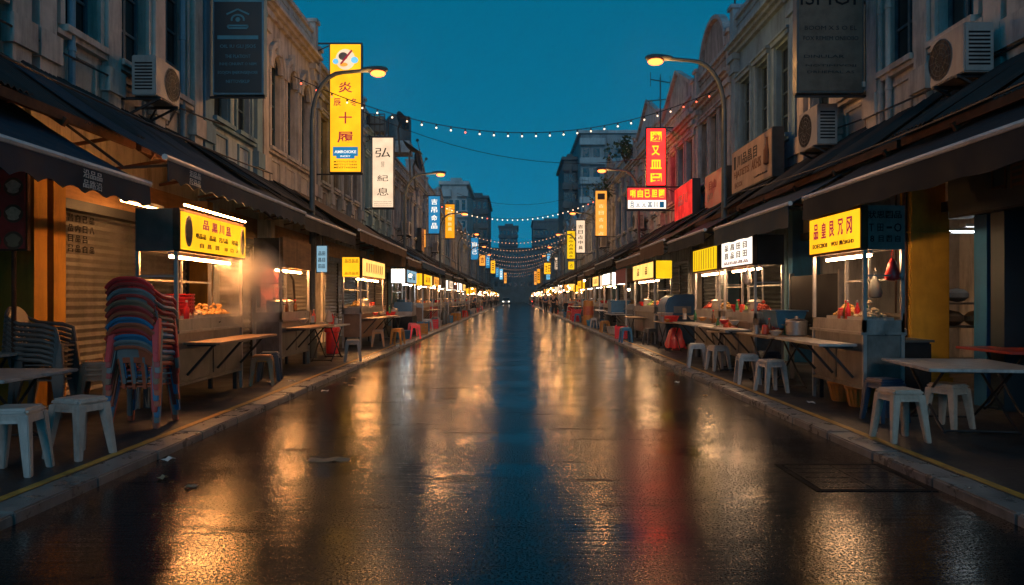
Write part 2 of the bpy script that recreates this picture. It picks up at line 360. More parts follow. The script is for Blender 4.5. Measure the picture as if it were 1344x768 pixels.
# ------------------------------------------------------------------ setting: ground, road, kerbs, pavements
KX = 3.09; PZ = .07; FAR = 235
struct(MB().box(-300, 300, -40, 600, -.6, -.04).build('ground', mt['ground']))
struct(MB().box(-KX, KX, -12, FAR+40, -.03, 0).build('road', mt['road']))
for s in (-1, 1):
    mb = MB(); y = -12.0; j = 0
    while y < FAR:
        L_ = .92 if y < 60 else 6; dz = random.uniform(-.006, .006)
        x0, x1 = sorted((s*(KX+random.uniform(0,.008)), s*(KX+.25)))
        mb.box(x0, x1, y+.006, y+L_-.006, -.05, PZ+.004+dz); y += L_
    struct(mb.build('kerb', mt['kerb'], bevel=.012))
    x0, x1 = sorted((s*(KX+.25), s*14)); struct(MB().box(x0, x1, -12, FAR, -.04, PZ).build('pavement', mt['pave']))
    x0, x1 = sorted((s*(KX+.27), s*(KX+.345))); struct(MB().box(x0, x1, -12, FAR, PZ-.01, PZ+.004).build('painted_line', mt['yellow_paint']))
# drain cover in the road, litter
t = thing('drain_cover', (2.62, 5.8, 0), 'large rectangular steel drain cover set in the wet road beside the right kerb', 'drain cover')
mb = MB(); mb.box(2.18,3.06,5.34,5.385,-.02,.0045).box(2.18,3.06,6.175,6.22,-.02,.0045).box(2.18,2.225,5.385,6.175,-.02,.0045).box(3.015,3.06,5.385,6.175,-.02,.0045)
mb.build('frame', mt['cover_iron'], t)
mb = MB(); mb.box(2.235,2.62,5.395,6.165,-.02,.004).box(2.628,3.005,5.395,6.165,-.02,.0045)
for k in range(5): mb.box(2.27,2.60,5.45+k*.15,5.475+k*.15,.003,.0055); mb.box(2.65,2.98,5.45+k*.15,5.475+k*.15,.003,.0058)
mb.build('plate', mt['road'], t)
x, _ = P(432, 604, 6.35)
mb = MB().sheet(lambda a,b: (x+a*.17, 6.35+b*.05+.02*a, .012+.008*math.sin(5*a)+.005*b), linspace(-1,1,7), linspace(-1,1,3), (0,0,-.006))
tag(mb.build('flattened_cardboard', mt['cardboard']), 'flattened brown cardboard scrap lying on the wet road', 'litter')

for k in range(14):
    sd = -1 if k % 3 else 1; lx = sd*random.uniform(2.2,3.0) if k % 4 else sd*random.uniform(3.5,3.9); lz = .004 if abs(lx) < KX else PZ+.004; ly = random.uniform(5.2,13); a = random.uniform(0,6.28); w = random.uniform(.03,.07)
    mb = MB().sheet(lambda u,v: (lx+w*(u*math.cos(a)-.6*v*math.sin(a)), ly+w*(u*math.sin(a)+.6*v*math.cos(a)), lz+.012+.01*math.sin(3*u+2*v)), linspace(-1,1,4), linspace(-1,1,3), (0,0,-.003))
    tag(mb.build('paper_scrap', mt['cardboard' if k % 2 else 'ink_white']), f'small {"brown" if k % 2 else "whitish"} paper scrap lying on the wet ground near the kerb', 'litter', f'{"brown" if k % 2 else "whitish"} paper scraps near the kerbs')
# ------------------------------------------------------------------ shophouses
FX = 6.0
def sbox(mb, s, xa, xb, *r):
    a, b = sorted((s*xa, s*xb)); return mb.box(a, b, *r)
def house(s, y0, y1, zt, wall, trim, label, wins, near=True, storeys=1, arch=False, ped=None, shop='shutter', pillar=None, win_mat='window_paint',
          z0w=5.0, z1w=7.3, panelcol=None, canopy=True, pillar_label=None):
    t = thing('shophouse', (s*FX, (y0+y1)/2, 0), label, 'shophouse', 'shophouses along the street')
    g = .012
    zc = zt - 1.05                       # underside of cornice
    # wall with openings
    ops = []
    for st in range(storeys):
        dz = st*3.0
        for (a, b) in wins: ops.append((a, b, z0w+dz, z1w+dz))
    mb = MB(); rows = [(z0w+st*3., z1w+st*3.) for st in range(storeys)]
    zprev = 3.2
    for (za, zb) in rows:
        sbox(mb, s, FX, FX+.28, y0+g, y1-g, zprev, za); yp = y0+g
        for (a, b) in wins: sbox(mb, s, FX, FX+.28, yp, a, za, zb); yp = b
        sbox(mb, s, FX, FX+.28, yp, y1-g, za, zb); zprev = zb
    sbox(mb, s, FX, FX+.28, y0+g, y1-g, zprev, zc)
    sbox(mb, s, FX+.28, FX+9, y0+g, y1-g, 3.2, zc-.02)
    if shop == 'shutter': sbox(mb, s, FX+.3, FX+9, y0+g, y1-g, -.05, 3.2)
    else: sbox(mb, s, FX+3.2, FX+9, y0+g, y1-g, -.05, 3.2); sbox(mb, s, FX+.3, FX+3.2, y0+g, y0+.2, -.05, 3.2); sbox(mb, s, FX+.3, FX+3.2, y1-.2, y1-g, -.05, 3.2)
    mb.build('wall', mt[wall], t)
    # cornice, parapet and pediment
    mb = MB(); sbox(mb, s, FX-.10, FX+.3, y0+g, y1-g, zc, zc+.10); sbox(mb, s, FX-.2, FX+.3, y0+g, y1-g, zc+.10, zc+.19); sbox(mb, s, FX-.3, FX+.3, y0+g, y1-g, zc+.19, zc+.27)
    mb.build('cornice', mt[trim], t)
    mb = MB(); sbox(mb, s, FX-.02, FX+.2, y0+g, y1-g, zc+.27, zt-.12); 
    n = 2 if y1-y0 > 4 else 1
    if near:
        for k in range(n):
            a = y0+.35+k*(y1-y0-.3)/n; b = a+(y1-y0-.3)/n-.35
            sbox(mb, s, FX-.05, FX-.02, a, b, zt-.30, zt-.24); sbox(mb, s, FX-.05, FX-.02, a, b, zc+.38, zc+.43)
    mb.build('parapet', mt[panelcol or wall], t)
    mb = MB(); sbox(mb, s, FX-.1, FX+.26, y0+g, y1-g, zt-.12, zt)
    for yy in (y0+.16, y1-.16): sbox(mb, s, FX-.14, FX+.3, yy-.14, yy+.14, zc+.27, zt+.2); sbox(mb, s, FX-.2, FX+.34, yy-.19, yy+.19, zt+.2, zt+.3)
    mb.build('coping', mt[trim], t)
    if ped:
        yc = (y0+y1)/2; w = (y1-y0)*.34; mb = MB()
        if ped == 'round': poly = [(yc+w*math.cos(q), zt+1.15*math.sin(q)) for q in linspace(0, math.pi, 17)]
        else: poly = [(yc+w*1.25, zt), (yc+w*1.25, zt+.2), (yc, zt+1.3), (yc-w*1.25, zt+.2), (yc-w*1.25, zt)]
        xa, xb = sorted((s*(FX-.02), s*(FX+.25))); mb.prism(poly, 'x', xa, xb)
        p2 = [(yc+(a-yc)*1.07, zt+(b-zt)*1.09) for a, b in poly]
        mb.build('pediment', mt[wall], t)
        mb = MB(); q = [(s*(FX-.02), a, b) for a, b in p2]
        for a, b in zip(q[:-1], q[1:]): mb.bar(a, b, .22, .12, up=(0,0,1))
        mb.build('pediment_moulding', mt[trim], t)
    # pilasters
    py = sorted({round(y0+.2, 3), round(y1-.2, 3)} | ({round((wins[i][1]+wins[i+1][0])/2, 3) for i in range(len(wins)-1) if wins[i+1][0]-wins[i][1] > .5} if near else set()))
    for yy in py:
        mb = MB(); w = .17
        sbox(mb, s, FX-.10, FX, yy-w, yy+w, 3.9, zc-.5); sbox(mb, s, FX-.16, FX, yy-w-.05, yy+w+.05, zc-.5, zc-.38); sbox(mb, s, FX-.13, FX, yy-w-.02, yy+w+.02, zc-.38, zc-.16); sbox(mb, s, FX-.2, FX, yy-w-.09, yy+w+.09, zc-.16, zc-.003)
        if near: sbox(mb, s, FX-.15, FX, yy-w-.05, yy+w+.05, 4.4, 4.75)
        mb.build('pilaster', mt[trim], t)
    if near:
        for (za, zb) in rows:
            mb = MB(); sbox(mb, s, FX-.09, FX, y0+.4, y1-.4, za-.16, za-.09)
            for (a, b) in wins:      # raised panel mouldings below each window
                for (c, d, e, f) in ((a+.05,b-.05,za-.32,za-.27), (a+.05,b-.05,za-.83,za-.78), (a+.05,a+.1,za-.78,za-.32), (b-.1,b-.05,za-.78,za-.32)): sbox(mb, s, FX-.035, FX, c, d, e, f)
            mb.build('string_course', mt[trim], t)
    # windows
    for (a, b, za, zb) in ops:
        mb = MB(); xr = FX+.13
        fw = .055
        sbox(mb, s, xr, xr+.08, a, a+fw, za, zb); sbox(mb, s, xr, xr+.08, b-fw, b, za, zb); sbox(mb, s, xr, xr+.08, a+fw, b-fw, za, za+fw); sbox(mb, s, xr, xr+.08, a+fw, b-fw, zb-fw, zb)
        if near:
            ym = (a+b)/2; sbox(mb, s, xr+.003, xr+.077, ym-.03, ym+.03, za+fw, zb-fw)
            for k in (1,2,3):
                zz = za+(zb-za)*k/4
                sbox(mb, s, xr+.006, xr+.07, a+fw, ym-.03, zz-.02, zz+.02); sbox(mb, s, xr+.006, xr+.07, ym+.03, b-fw, zz-.02, zz+.02)
        w = mb.build('window', mt[win_mat], t)
        mb = MB(); sbox(mb, s, xr+.03, xr+.045, a+.01, b-.01, za+.01, zb-.01); mb.build('pane', mt['glass_dark'], w)
        mb = MB(); sbox(mb, s, FX-.14, FX+.12, a-.1, b+.1, za-.09, za-.001); mb.build('sill', mt[trim], w)
        if near:
            mb = MB(); ym = (a+b)/2; hw = (b-a)/2
            if arch:
                for rr, dd in ((hw+.10, .16), (hw-.08, .10)):
                    pts = [(ym+rr*math.cos(q), zb-.35+rr*1.15*math.sin(q)) for q in linspace(0, math.pi, 13)]
                    for p, q in zip(pts[:-1], pts[1:]): mb.bar((s*(FX-dd/2+.02), *p), (s*(FX-dd/2+.02), *q), .12, dd, up=(s,0,0)) if False else mb.bar((s*(FX-.04), *p), (s*(FX-.04), *q), dd, .13, up=(0,0,1))
                xa, xb = sorted((s*(FX+.05), s*(FX+.11)))
                mb.prism([(b, zb-.32)]+[(ym+hw*math.cos(q), min(zb-.005, zb-.35+hw*.6*math.sin(q))) for q in linspace(.2, math.pi-.2, 9)]+[(a, zb-.32), (a, zb-.003), (b, zb-.003)], 'x', xa, xb)
                xa, xb = sorted((s*(FX-.16), s*FX)); mb.prism([(ym-.08, zb+.02),(ym+.08, zb+.02),(ym+.13, zb+.42),(ym-.13, zb+.42)], 'x', xa, xb)
                for yy in (a-.13, b+.02): sbox(mb, s, FX-.09, FX, yy, yy+.11, za, zb-.4); sbox(mb, s, FX-.13, FX, yy-.03, yy+.14, zb-.4, zb-.28)
            else:
                sbox(mb, s, FX-.10, FX, a-.12, b+.12, zb+.06, zb+.16); sbox(mb, s, FX-.14, FX, a-.16, b+.16, zb+.16, zb+.21)
                for yy in (a-.12, b+.02): sbox(mb, s, FX-.05, FX, yy, yy+.10, za, zb+.06)
            mb.build('surround', mt[trim], w)
    # ground floor
    for yy, tag_ in ((y0, 0), (y1, 1)):
        mb = MB(); a, b = (yy+g, yy+.26) if tag_ == 0 else (yy-.26, yy-g)
        sbox(mb, s, FX-.28, FX+.29, a, b, .02, 3.2)
        o = mb.build('pillar', mt[pillar or wall], t)
        if pillar_label: o['label'] = pillar_label
    mb = MB(); sbox(mb, s, FX-.06, FX+.29, y0+.26, y1-.26, 2.72, 3.2); o = mb.build('fascia', mt['plywood' if near and s < 0 else wall], t)
    if near:
        mb = MB(); sbox(mb, s, FX-.12, FX+.09, y0+.28, y1-.28, 2.58, 2.715); mb.build('shutter_box', mt['dark_metal'], t)
    if shop == 'shutter':
        n = max(1, int((y1-y0-.5)/2.6)); w = (y1-y0-.52)/n
        for k in range(n):
            a = y0+.26+k*w+.04; b = a+w-.08; mb = MB()
            if near:
                zs = [.08+i*.0275 for i in range(int(2.64/.0275))]
                mb.sheet(lambda z, y: (s*(FX+.10+.014*math.sin(z/.11*2*math.pi)), y, z), zs, [a, b], (s*.02,0,0))
            else: sbox(mb, s, FX+.1, FX+.13, a, b, .08, 2.71)
            sh = mb.build('roller_shutter', mt['shutter' if (s < 0 or k % 2) else 'shutter_dark'], t, smooth=near)
            mb = MB()
            for yy in (a-.035, b): sbox(mb, s, FX+.05, FX+.16, yy, yy+.035, .07, 2.72)
            mb.build('guide_rail', mt['dark_metal'], sh)
    if canopy:      # lean-to of loose corrugated sheets
        yy = y0; mb = MB(); st = 12 if y0 < 32 else 3
        while yy < y1-.05:
            w = min(.86, y1-yy); dz = random.uniform(-.035,.035); ex = random.uniform(-.12,.14)
            def fn(y, q, dz=dz, ex=ex):
                xx = FX-.02-q*(1.40+ex); return (s*xx, y, 4.28+dz-q*.95-.05*math.sin(q*3.1)*0+(.016*math.sin(y/.085*2*math.pi) if st > 3 else 0))
            mb.sheet(fn, linspace(yy, yy+w-.004, max(3, int(w*4*st)) if st > 3 else 3), [0,.33,.66,1.0], (0,0,-.008)); yy += w
        mb.build('canopy_roof', mt['tin_roof'], t)
        mb = MB(); k = y0+.3
        while k < y1:
            mb.bar((s*(FX-.02), k, 4.12), (s*(FX-1.38), k, 3.2), .05, .09); mb.bar((s*(FX-.01), k, 3.3), (s*(FX-.95), k, 3.46), .04); k += 1.5 if near else 3
        mb.bar((s*(FX-1.34), y0+.02, 3.27), (s*(FX-1.34), y1-.02, 3.27), .05, .1); mb.bar((s*(FX-.7), y0+.02, 3.70), (s*(FX-.7), y1-.02, 3.70), .05, .08)
        mb.build('canopy_frame', mt['rust'], t)
    return t

def wn(y0, y1, n, w): 
    st = (y1-y0)/n; return [(y0+st*(k+.5)-w/2, y0+st*(k+.5)+w/2) for k in range(n)]
def pipe(parent, s, y, z0, z1, mat='grey_trim', x=FX-.06, r=.05):
    mb = MB().tube([(s*x, y, z0), (s*x, y, z1)], r, 8)
    for k in range(int((z1-z0)/1.3)): mb.tube([(s*x, y, z0+.5+k*1.3), (s*x, y, z0+.56+k*1.3)], r*1.25, 8)
    return mb.build('drainpipe', mt[mat], parent, smooth=True)

# left side
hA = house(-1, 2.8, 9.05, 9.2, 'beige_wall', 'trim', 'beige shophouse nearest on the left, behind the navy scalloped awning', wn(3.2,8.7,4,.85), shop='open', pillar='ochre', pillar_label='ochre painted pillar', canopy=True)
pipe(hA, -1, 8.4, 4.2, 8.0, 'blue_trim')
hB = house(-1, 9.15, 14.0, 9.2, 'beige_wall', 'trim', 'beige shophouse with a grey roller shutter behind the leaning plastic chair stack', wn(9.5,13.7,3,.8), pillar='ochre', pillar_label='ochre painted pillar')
for yy in (9.9, 13.2): pipe(hB, -1, yy, 4.2, 8.0, 'blue_trim')
hP = house(-1, 14.05, 17.3, 9.2, 'pale_blue_wall', 'blue_trim', 'narrow pale blue shophouse behind the navy hanging sign', wn(14.4,16.95,2,.8))
hC = house(-1, 17.35, 22.0, 9.3, 'cream_wall', 'trim', 'cream shophouse with ornate arched windows and pale blue parapet beside the yellow sign', wn(17.8,21.6,3,.9), arch=True, panelcol='pale_blue_wall', z0w=5.1, z1w=7.4)
pipe(hC, -1, 21.75, 4.2, 9.4)
hD = house(-1, 22.05, 28.6, 8.6, 'brown_wall', 'grey_trim', 'stained brown shophouse directly behind the tall yellow sign', wn(22.4,28.2,4,.85), z1w=7.0)
hE = house(-1, 28.65, 35.5, 8.9, 'blue_wall', 'blue_trim', 'blue grey shophouse behind the tall white sign', wn(29,35.2,4,.85), z1w=7.1)
# right side
rA = house(1, 3.0, 8.9, 9.4, 'cream_wall', 'trim', 'cream shophouse nearest on the right with a dark roller shutter at the picture edge', wn(3.3,8.7,4,.9), pillar='sign_navy', z0w=5.05, z1w=7.6)
rB = house(1, 8.95, 15.5, 9.4, 'cream_wall', 'trim', 'cream shophouse with tall windows and blue pillar behind the brown hanging sign', wn(9.3,15.2,4,.85), shop='open', pillar='blue_paint', pillar_label='blue painted pillar', z0w=5.05, z1w=7.6)
for yy in (11.75, 12.0): pipe(rB, 1, yy, 4.2, 8.0, 'trim')
rC = house(1, 15.55, 20.2, 9.0, 'blue_wall', 'blue_trim', 'dark blue shophouse with plain high parapet on the right', wn(15.9,19.9,3,.85), z0w=5.0, z1w=7.1)
pipe(rC, 1, 15.7, 4.2, 8.6, 'blue_trim')
rD = house(1, 20.25, 24.2, 8.5, 'brown_wall', 'grey_trim', 'brown shophouse crowned by a round pediment behind the right street lamp', wn(20.6,23.9,3,.75), ped='round', z1w=6.9)
rE = house(1, 24.25, 30.2, 8.3, 'grey_wall', 'grey_trim', 'grey shophouse with red sign glow coloured into its windows above the two red boards', wn(24.6,29.9,4,.85), win_mat='window_sign_glow', z1w=6.8, ped='gable')
NUM = ['first','second','third','fourth','fifth','sixth','seventh','eighth','ninth','tenth','eleventh','twelfth','thirteenth','fourteenth','fifteenth','sixteenth','seventeenth','eighteenth','nineteenth','twentieth']
WALLS = ['grey_wall','brown_wall','pale_blue_wall','pink_wall','beige_wall','blue_wall','cream_wall']
WNAME = {'grey_wall':'weathered grey','brown_wall':'stained brown','pale_blue_wall':'pale blue','pink_wall':'faded pink','beige_wall':'dull beige','blue_wall':'blue grey','cream_wall':'dirty cream'}
for s, ys, side, first in ((-1, 35.6, 'left', 5), (1, 30.3, 'right', 5)):
    y = ys; k = 0
    while y < 205:
        w = random.uniform(5.2, 7.2) if y < 70 else random.uniform(8, 11)
        wl = WALLS[(k*3 + (0 if s < 0 else 2)) % len(WALLS)]; st = 1
        zt = random.uniform(8.4, 9.4) if y < 60 else random.uniform(8.3, 9.5)
        house(s, y, y+w-.06, zt, wl, 'grey_trim', f'{WNAME[wl]} {"two" if st == 1 else "three"} storey shophouse, {NUM[min(first+k,19)]} along the {side} row', wn(y+.3, y+w-.4, 3, .95 if w < 7.5 else 1.4),
              near=y < 50, storeys=st, ped=random.choice([None, None, 'round', 'gable']) if y < 90 else None, shop='shutter', z1w=6.9, canopy=y < 150)
        y += w; k += 1

# free-standing ochre corner pillar on the right, open shop beyond it
t = thing('corner_pillar', (5.74, 10.35, PZ), 'thick ochre yellow square pillar behind the nearest right food stall', 'pillar')
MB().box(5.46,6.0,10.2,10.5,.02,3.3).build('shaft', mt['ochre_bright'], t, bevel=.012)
MB().box(5.43,6.03,10.17,10.53,2.30,2.32).box(5.43,6.03,10.17,10.53,.02,.3).build('band', mt['ochre_bright'], t)
mb = MB(); mb.tube([(5.42,10.28,.05),(5.42,10.28,3.2)], .035, 8).tube([(5.36,10.4,1.0),(5.36,10.4,3.2)], .015, 6)
mb.build('conduit', mt['rust'], t, smooth=True)
def tube_light(loc, L_, axis, label, mat='tube_cool'):
    t = thing('tube_light', loc, label, 'tube light'); x,y,z = loc
    d = Vector((1,0,0)) if axis == 'x' else Vector((0,1,0)); p = Vector(loc)
    MB().bar(p-d*L_/2+Vector((0,0,.04)), p+d*L_/2+Vector((0,0,.04)), .06, .05).build('fitting', mt['white_paint'], t)
    MB().tube([p-d*(L_/2-.03), p+d*(L_/2-.03)], .014, 8).build('tube', mt[mat], t)
    return t
tube_light((-5.42, 10.75, 2.74), 1.2, 'y', 'warm tube light under the plywood fascia above the left roller shutter', 'tube_fascia')
tube_light((6.5, 10.3, 2.32), 1.1, 'x', 'cool white tube light inside the open shop beside the ochre pillar', 'tube_dim')
tube_light((7.6, 11.6, 2.5), 1.1, 'x', 'cool white tube light deep inside the shop behind the ochre pillar', 'tube_dim')
t = thing('shop_shelf', (7.0, 11.2, PZ), 'low shelf loaded with sacks inside the open shop right of the ochre pillar', 'shelf')
mb = MB()
for z in (.45,.95,1.3): mb.box(6.35,7.9,11.0,11.4,z,z+.03)
for xx in (6.35,7.86): mb.box(xx,xx+.04,11.0,11.04,.05,1.5).box(xx,xx+.04,11.36,11.4,.05,1.5)
mb.build('rack', mt['steel_dull'], t)
for k, (xx, z, m_, w, nm) in enumerate(((6.6,.98,'plastic_brown',.2,'brown'),(7.0,.98,'cardboard',.2,'cardboard'),(7.45,.98,'plastic_white',.18,'white'),(6.7,1.33,'cloth_pale',.17,'pale'),(7.25,1.33,'plastic_rust',.2,'rust red'))):
    tag(MB().ball((xx,11.2,z+.11), w, 10, (1,.8,.62)).build('sack', mt[m_], smooth=True), f'{nm} sack on the {"top" if z > 1.2 else "middle"} shelf inside the open shop', 'sack', 'sacks on the shop shelf')

# ------------------------------------------------------------------ far buildings at the end of the street
def tower(x0, x1, y0, y1, z1, mat, label, fl=3.1, cols=6, lit=(), cap=True):
    t = thing('apartment_tower', ((x0+x1)/2, (y0+y1)/2, 0), label, 'tower block', 'tower blocks behind the street')
    MB().box(x0,x1,y0,y1,-.05,z1).build('wall', mt[mat], t)
    z = 4.
    while z < z1-1.5:
        for a, b in ((x0-.25, x0+(x1-x0)*.38), (x0+(x1-x0)*.62, x1+.25)): MB().box(a, b, y0-.9, y0-.003, z, z+1.05).build('balcony', mt['concrete_pale' if mat == 'concrete' else mat], t)
        z += fl
    MB().box(x0-.4, x1+.4, y0-.5, y1+.4, z1, z1+.5).build('roof_edge', mt['concrete_pale' if mat == 'concrete' else mat], t)
    k = 0; z = 4.+1.15; cw = (x1-x0)/cols; row = 0
    while z < z1-1.6:
        for c in range(cols):
            o = MB().box(x0+cw*(c+.2), x0+cw*(c+.8), y0-.06, y0+.02, z, z+1.5).build('window', mt['e_window' if (row, c) in lit else 'glass_dark'], t)
        z += fl; row += 1
    if cap: MB().box(x0+(x1-x0)*.3, x0+(x1-x0)*.75, y0+2, y0+6, z1+.5, z1+1.4).build('stair_head', mt[mat], t)
    return t
tower(10.5, 20.6, 118, 140, 27.6, 'concrete', 'tall grey tower block with balconies and one lit window above the right roofs', lit=((6,4),), cap=False)
tower(8.2, 10.4, 124, 140, 24.5, 'concrete_dark', 'narrow dark tower block wing left of the tall grey block on the right')
tower(-10.9, -7.2, 110, 126, 18.2, 'concrete_pale', 'pale block of flats rising behind the amber sign on the left', cols=4)
tower(-10.6, -6.0, 160, 185, 23.0, 'concrete_dark', 'dark rounded block of flats at the far end of the left row', cols=4)
tower(-5.6, .9, 262, 280, 26.5, 'concrete_dark', 'small distant tower block left of the street axis', cols=5)
tower(6.4, 20, 262, 285, 28.4, 'concrete_dark', 'wide dark distant tower block closing the street on the right', cols=7)
tower(-12, 15, 245, 258, 17.5, 'concrete_dark', 'long low dark building closing the far end of the street', cols=12, cap=False)

# ------------------------------------------------------------------ awnings
def awning(s, y0, y1, xb, zb, mat, label, rise=.62, xback=5.55, scallop=True, text=False, drop=.24, side_flap=False, bar='alu_bar'):
    t = thing('awning', (s*xb, (y0+y1)/2, zb), label, 'awning', 'awnings along the shop fronts')
    zbk = zb + (xback-xb)*rise; ny = max(5, int((y1-y0)*3)); 
    mb = MB().sheet(lambda y, q: (s*(xb+(xback-xb)*q), y, zb+(zbk-zb)*q-.05*math.sin(math.pi*q)-.012*math.sin(y*4.1)*math.sin(math.pi*q)), linspace(y0,y1,ny), linspace(0,1,7), (0,0,-.012))
    mb.build('canvas', mt[mat], t, smooth=True)
    MB().tube([(s*xb, y0-.03, zb), (s*xb, y1+.03, zb)], .035, 8).build('front_bar', mt[bar], t, smooth=True)
    per = .34; n = max(8, int((y1-y0)/per*6)); mb = MB()
    def fv(y, q):
        d = drop - (.055*abs(math.sin(math.pi*(y-y0)/per)) if scallop else .012*math.sin(y*7)) if q > .5 else 0
        return (s*(xb-.02+.012*math.sin(y*3.)*q), y, zb-.03-d*q)
    if scallop: mb.sheet(fv, linspace(y0,y1,n), [0,.6,1], (s*.008,0,0))
    else: mb.sheet(fv, linspace(y0,y1,n), [0,.6,1], (s*.008,0,0))
    vl = mb.build('valance', mt[mat], t, smooth=True)
    if text:
        yc = y0+(y1-y0)*text[0]; rr = Vector(RIGHT[s])
        letters([(text[1],0,.045,.30,.075),(text[2],0,-.045,.30,.075)], (s*(xb-.045), yc, zb-.03-drop*.45), rr, (0,0,1), mt['ink_white'], vl, bold=0)
    for yy in (y0+.5, y1-.5):
        mb = MB().bar((s*xback, yy, zbk-.35), (s*(xb+.75), yy+.05, zb-.02), .03).bar((s*(xb+.75), yy+.05, zb-.02), (s*(xb+.03), yy-.1, zb-.015), .03)
        mb.build('arm', mt['dark_metal'], t)
    if side_flap:
        yy = y1; mb = MB().sheet(lambda x, q: (s*x, yy+.03*math.sin(x*9), (zb+(x-xb)*rise-.03)*(1-q)+(zb-1.0)*q if False else zb+(x-xb)*rise*(1-q)-.03-.55*q), linspace(xb, xb+1.15, 9), [0,.5,1], (0,.01,0)); mb.build('side_flap', mt[mat], t)
    return t
awning(-1, 2.6, 7.85, 3.9, 2.61, 'canvas_navy', 'navy awning with scalloped valance nearest on the left', text=(.79,'沿品品','品路沿'))
awning(-1, 8.15, 13.5, 3.85, 2.95, 'canvas_navy', 'navy awning with pale bar above the yellow left stall sign', text=(.12,'汩品品','吕沿品'))
awning(1, 3.0, 9.95, 3.9, 2.74, 'canvas_grey', 'long dark awning with pale bar nearest on the right', scallop=False, drop=.27)
awning(1, 10.5, 14.4, 3.9, 2.74, 'canvas_navy', 'dark awning above the white menu board on the right', scallop=False, drop=.3)
awning(1, 15.2, 18.8, 3.9, 2.8, 'canvas_grey', 'grey awning above the yellow slatted sign on the right', scallop=False)
awning(1, 19.1, 22.6, 3.85, 2.9, 'canvas_brown', 'brown awning with stiff front above the blue domed cover', scallop=False, drop=.34)
awning(-1, 13.8, 18.2, 3.95, 2.95, 'canvas_grey', 'grey awning above the dark wooden sign stall on the left', scallop=False)
awning(-1, 18.5, 26.4, 3.9, 3.1, 'canvas_brown', 'brown awning with hanging end flap past the second left stall', scallop=False, side_flap=True)
CN = {'canvas_navy':'navy','canvas_grey':'grey','canvas_brown':'brown','canvas_blue':'blue','canvas_green':'dark green'}
for s, y, side, k0 in ((-1, 26.9, 'left', 4), (1, 23.0, 'right', 5)):
    k = k0
    while y < 150:
        w = random.uniform(3.8, 6.5) if y < 70 else random.uniform(8, 12); m_ = random.choice(['canvas_navy','canvas_grey','canvas_brown','canvas_grey','canvas_blue'])
        awning(s, y, y+w, random.uniform(3.75,4.05), random.uniform(2.72,3.05), m_, f'{CN[m_]} awning, {NUM[min(k,19)]} along the {side} shop fronts', scallop=False, rise=random.uniform(.45,.65))
        y += w+random.uniform(.15,.5); k += 1

# ------------------------------------------------------------------ signs
def psign(s, u0, v0, u1, v1, Y, face, label, rows, ink, group='projecting signs over the street', frame='dark_metal', th=.2, bars=True, extra=None, bold=.012):
    xa, zt = P(u0, v0, Y); xb, zb = P(u1, v1, Y); w = xb-xa; h = zt-zb; xc = (xa+xb)/2; zc = (zt+zb)/2
    t = thing('hanging_sign', (xc, Y, zb), label, 'sign', group)
    mb = MB().box(xa,xb,Y,Y+th,zb,zt); mb.build('sign_box', mt[frame], t, bevel=.01)
    e = .025*min(1, w)+.01
    p = MB().box(xa+e,xb-e,Y-.012,Y+.005,zb+e,zt-e).build('sign_panel', mt[face], t)
    MB().box(xa+e,xb-e,Y+th-.005,Y+th+.012,zb+e,zt-e).build('sign_panel', mt[face], t)
    groups = {}
    for r in rows: groups.setdefault(r[5] if len(r) > 5 else ink, []).append((r[0], (r[1]-.5)*w, (.5-r[2])*h, r[3]*w, r[4]*h))
    for m_, rr in groups.items(): letters(rr, (xc, Y-.014, zc), CAMR, (0,0,1), mt[m_], p, bold=bold)
    if extra: extra(t, p, xa, xb, zb, zt, Y)
    if bars:
        xe = xa if s < 0 else xb
        for zz in (zt+.03, zb-.03):
            MB().bar((s*(FX+.02), Y+th/2, zz), (s*FX*.0+(xb if s < 0 else xa), Y+th/2, zz), .04).build('bracket', mt['dark_metal'], t)
        MB().bar((s*(FX+.02), Y+th/2+.02, zt-.25), (xe-s*.1, Y+th/2+.02, zt+.03), .025).build('stay', mt['dark_metal'], t)
    return t
def yellow_extra(t, p, xa, xb, zb, zt, Y):
    w = xb-xa; h = zt-zb
    def disc(cu, cv, ru, rv, m_, dd, n=20):
        MB().prism([(xa+w*cu+ru*w*math.cos(q), zt-h*cv+rv*w*math.sin(q)) for q in [2*math.pi*i/n for i in range(n)]], 'y', Y-.014-dd, Y-.010).build('emblem', mt[m_], p)
    disc(.5,.125,.30,.32,'e_cream',.002); disc(.43,.10,.14,.12,'board_beige',.004); disc(.2,.14,.09,.085,'e_skyblue',.005); disc(.78,.13,.11,.10,'e_skyblue',.005); disc(.45,.165,.12,.06,'e_orange',.006)
    MB().bar((xa+w*.36, Y-.022, zt-h*.16), (xa+w*.7, Y-.022, zt-h*.055), .05, .01, up=(0,1,0)).build('emblem', mt['e_ink_red'], p)
    MB().box(xa+w*.12, xb-w*.12, Y-.018, Y-.01, zt-h*.87, zt-h*.80).box(xa+w*.22, xb-w*.22, Y-.018, Y-.01, zt-h*.89, zt-h*.87).build('plaque', mt['e_blue'], p)
    letters([('AMROIOKE',0,0,w*.66,h*.022)], ((xa+xb)/2, Y-.02, zt-h*.838), CAMR, (0,0,1), mt['e_ink_white'], p)
    letters([('INCKY',0,0,w*.3,h*.013)], ((xa+xb)/2, Y-.02, zt-h*.872), CAMR, (0,0,1), mt['e_ink_white'], p)
psign(-1, 432, 57, 475, 227, 21.9, 'e_yellow', 'tall yellow lit sign with red brush characters and a food emblem at its top',
      [('炎',.5,.34,.42,.082),('辰',.25,.455,.22,.06),('冬',.76,.455,.22,.06),('十',.5,.575,.4,.09),('履',.5,.725,.5,.085),
       ('MTTTTOTTHTV',.5,.915,.7,.014,'ink_brown'),('MBTTTOTTHHH',.5,.937,.7,.014,'ink_brown'),('MEVITTHIISHH',.5,.959,.7,.014,'ink_brown')], 'e_ink_red', extra=yellow_extra)
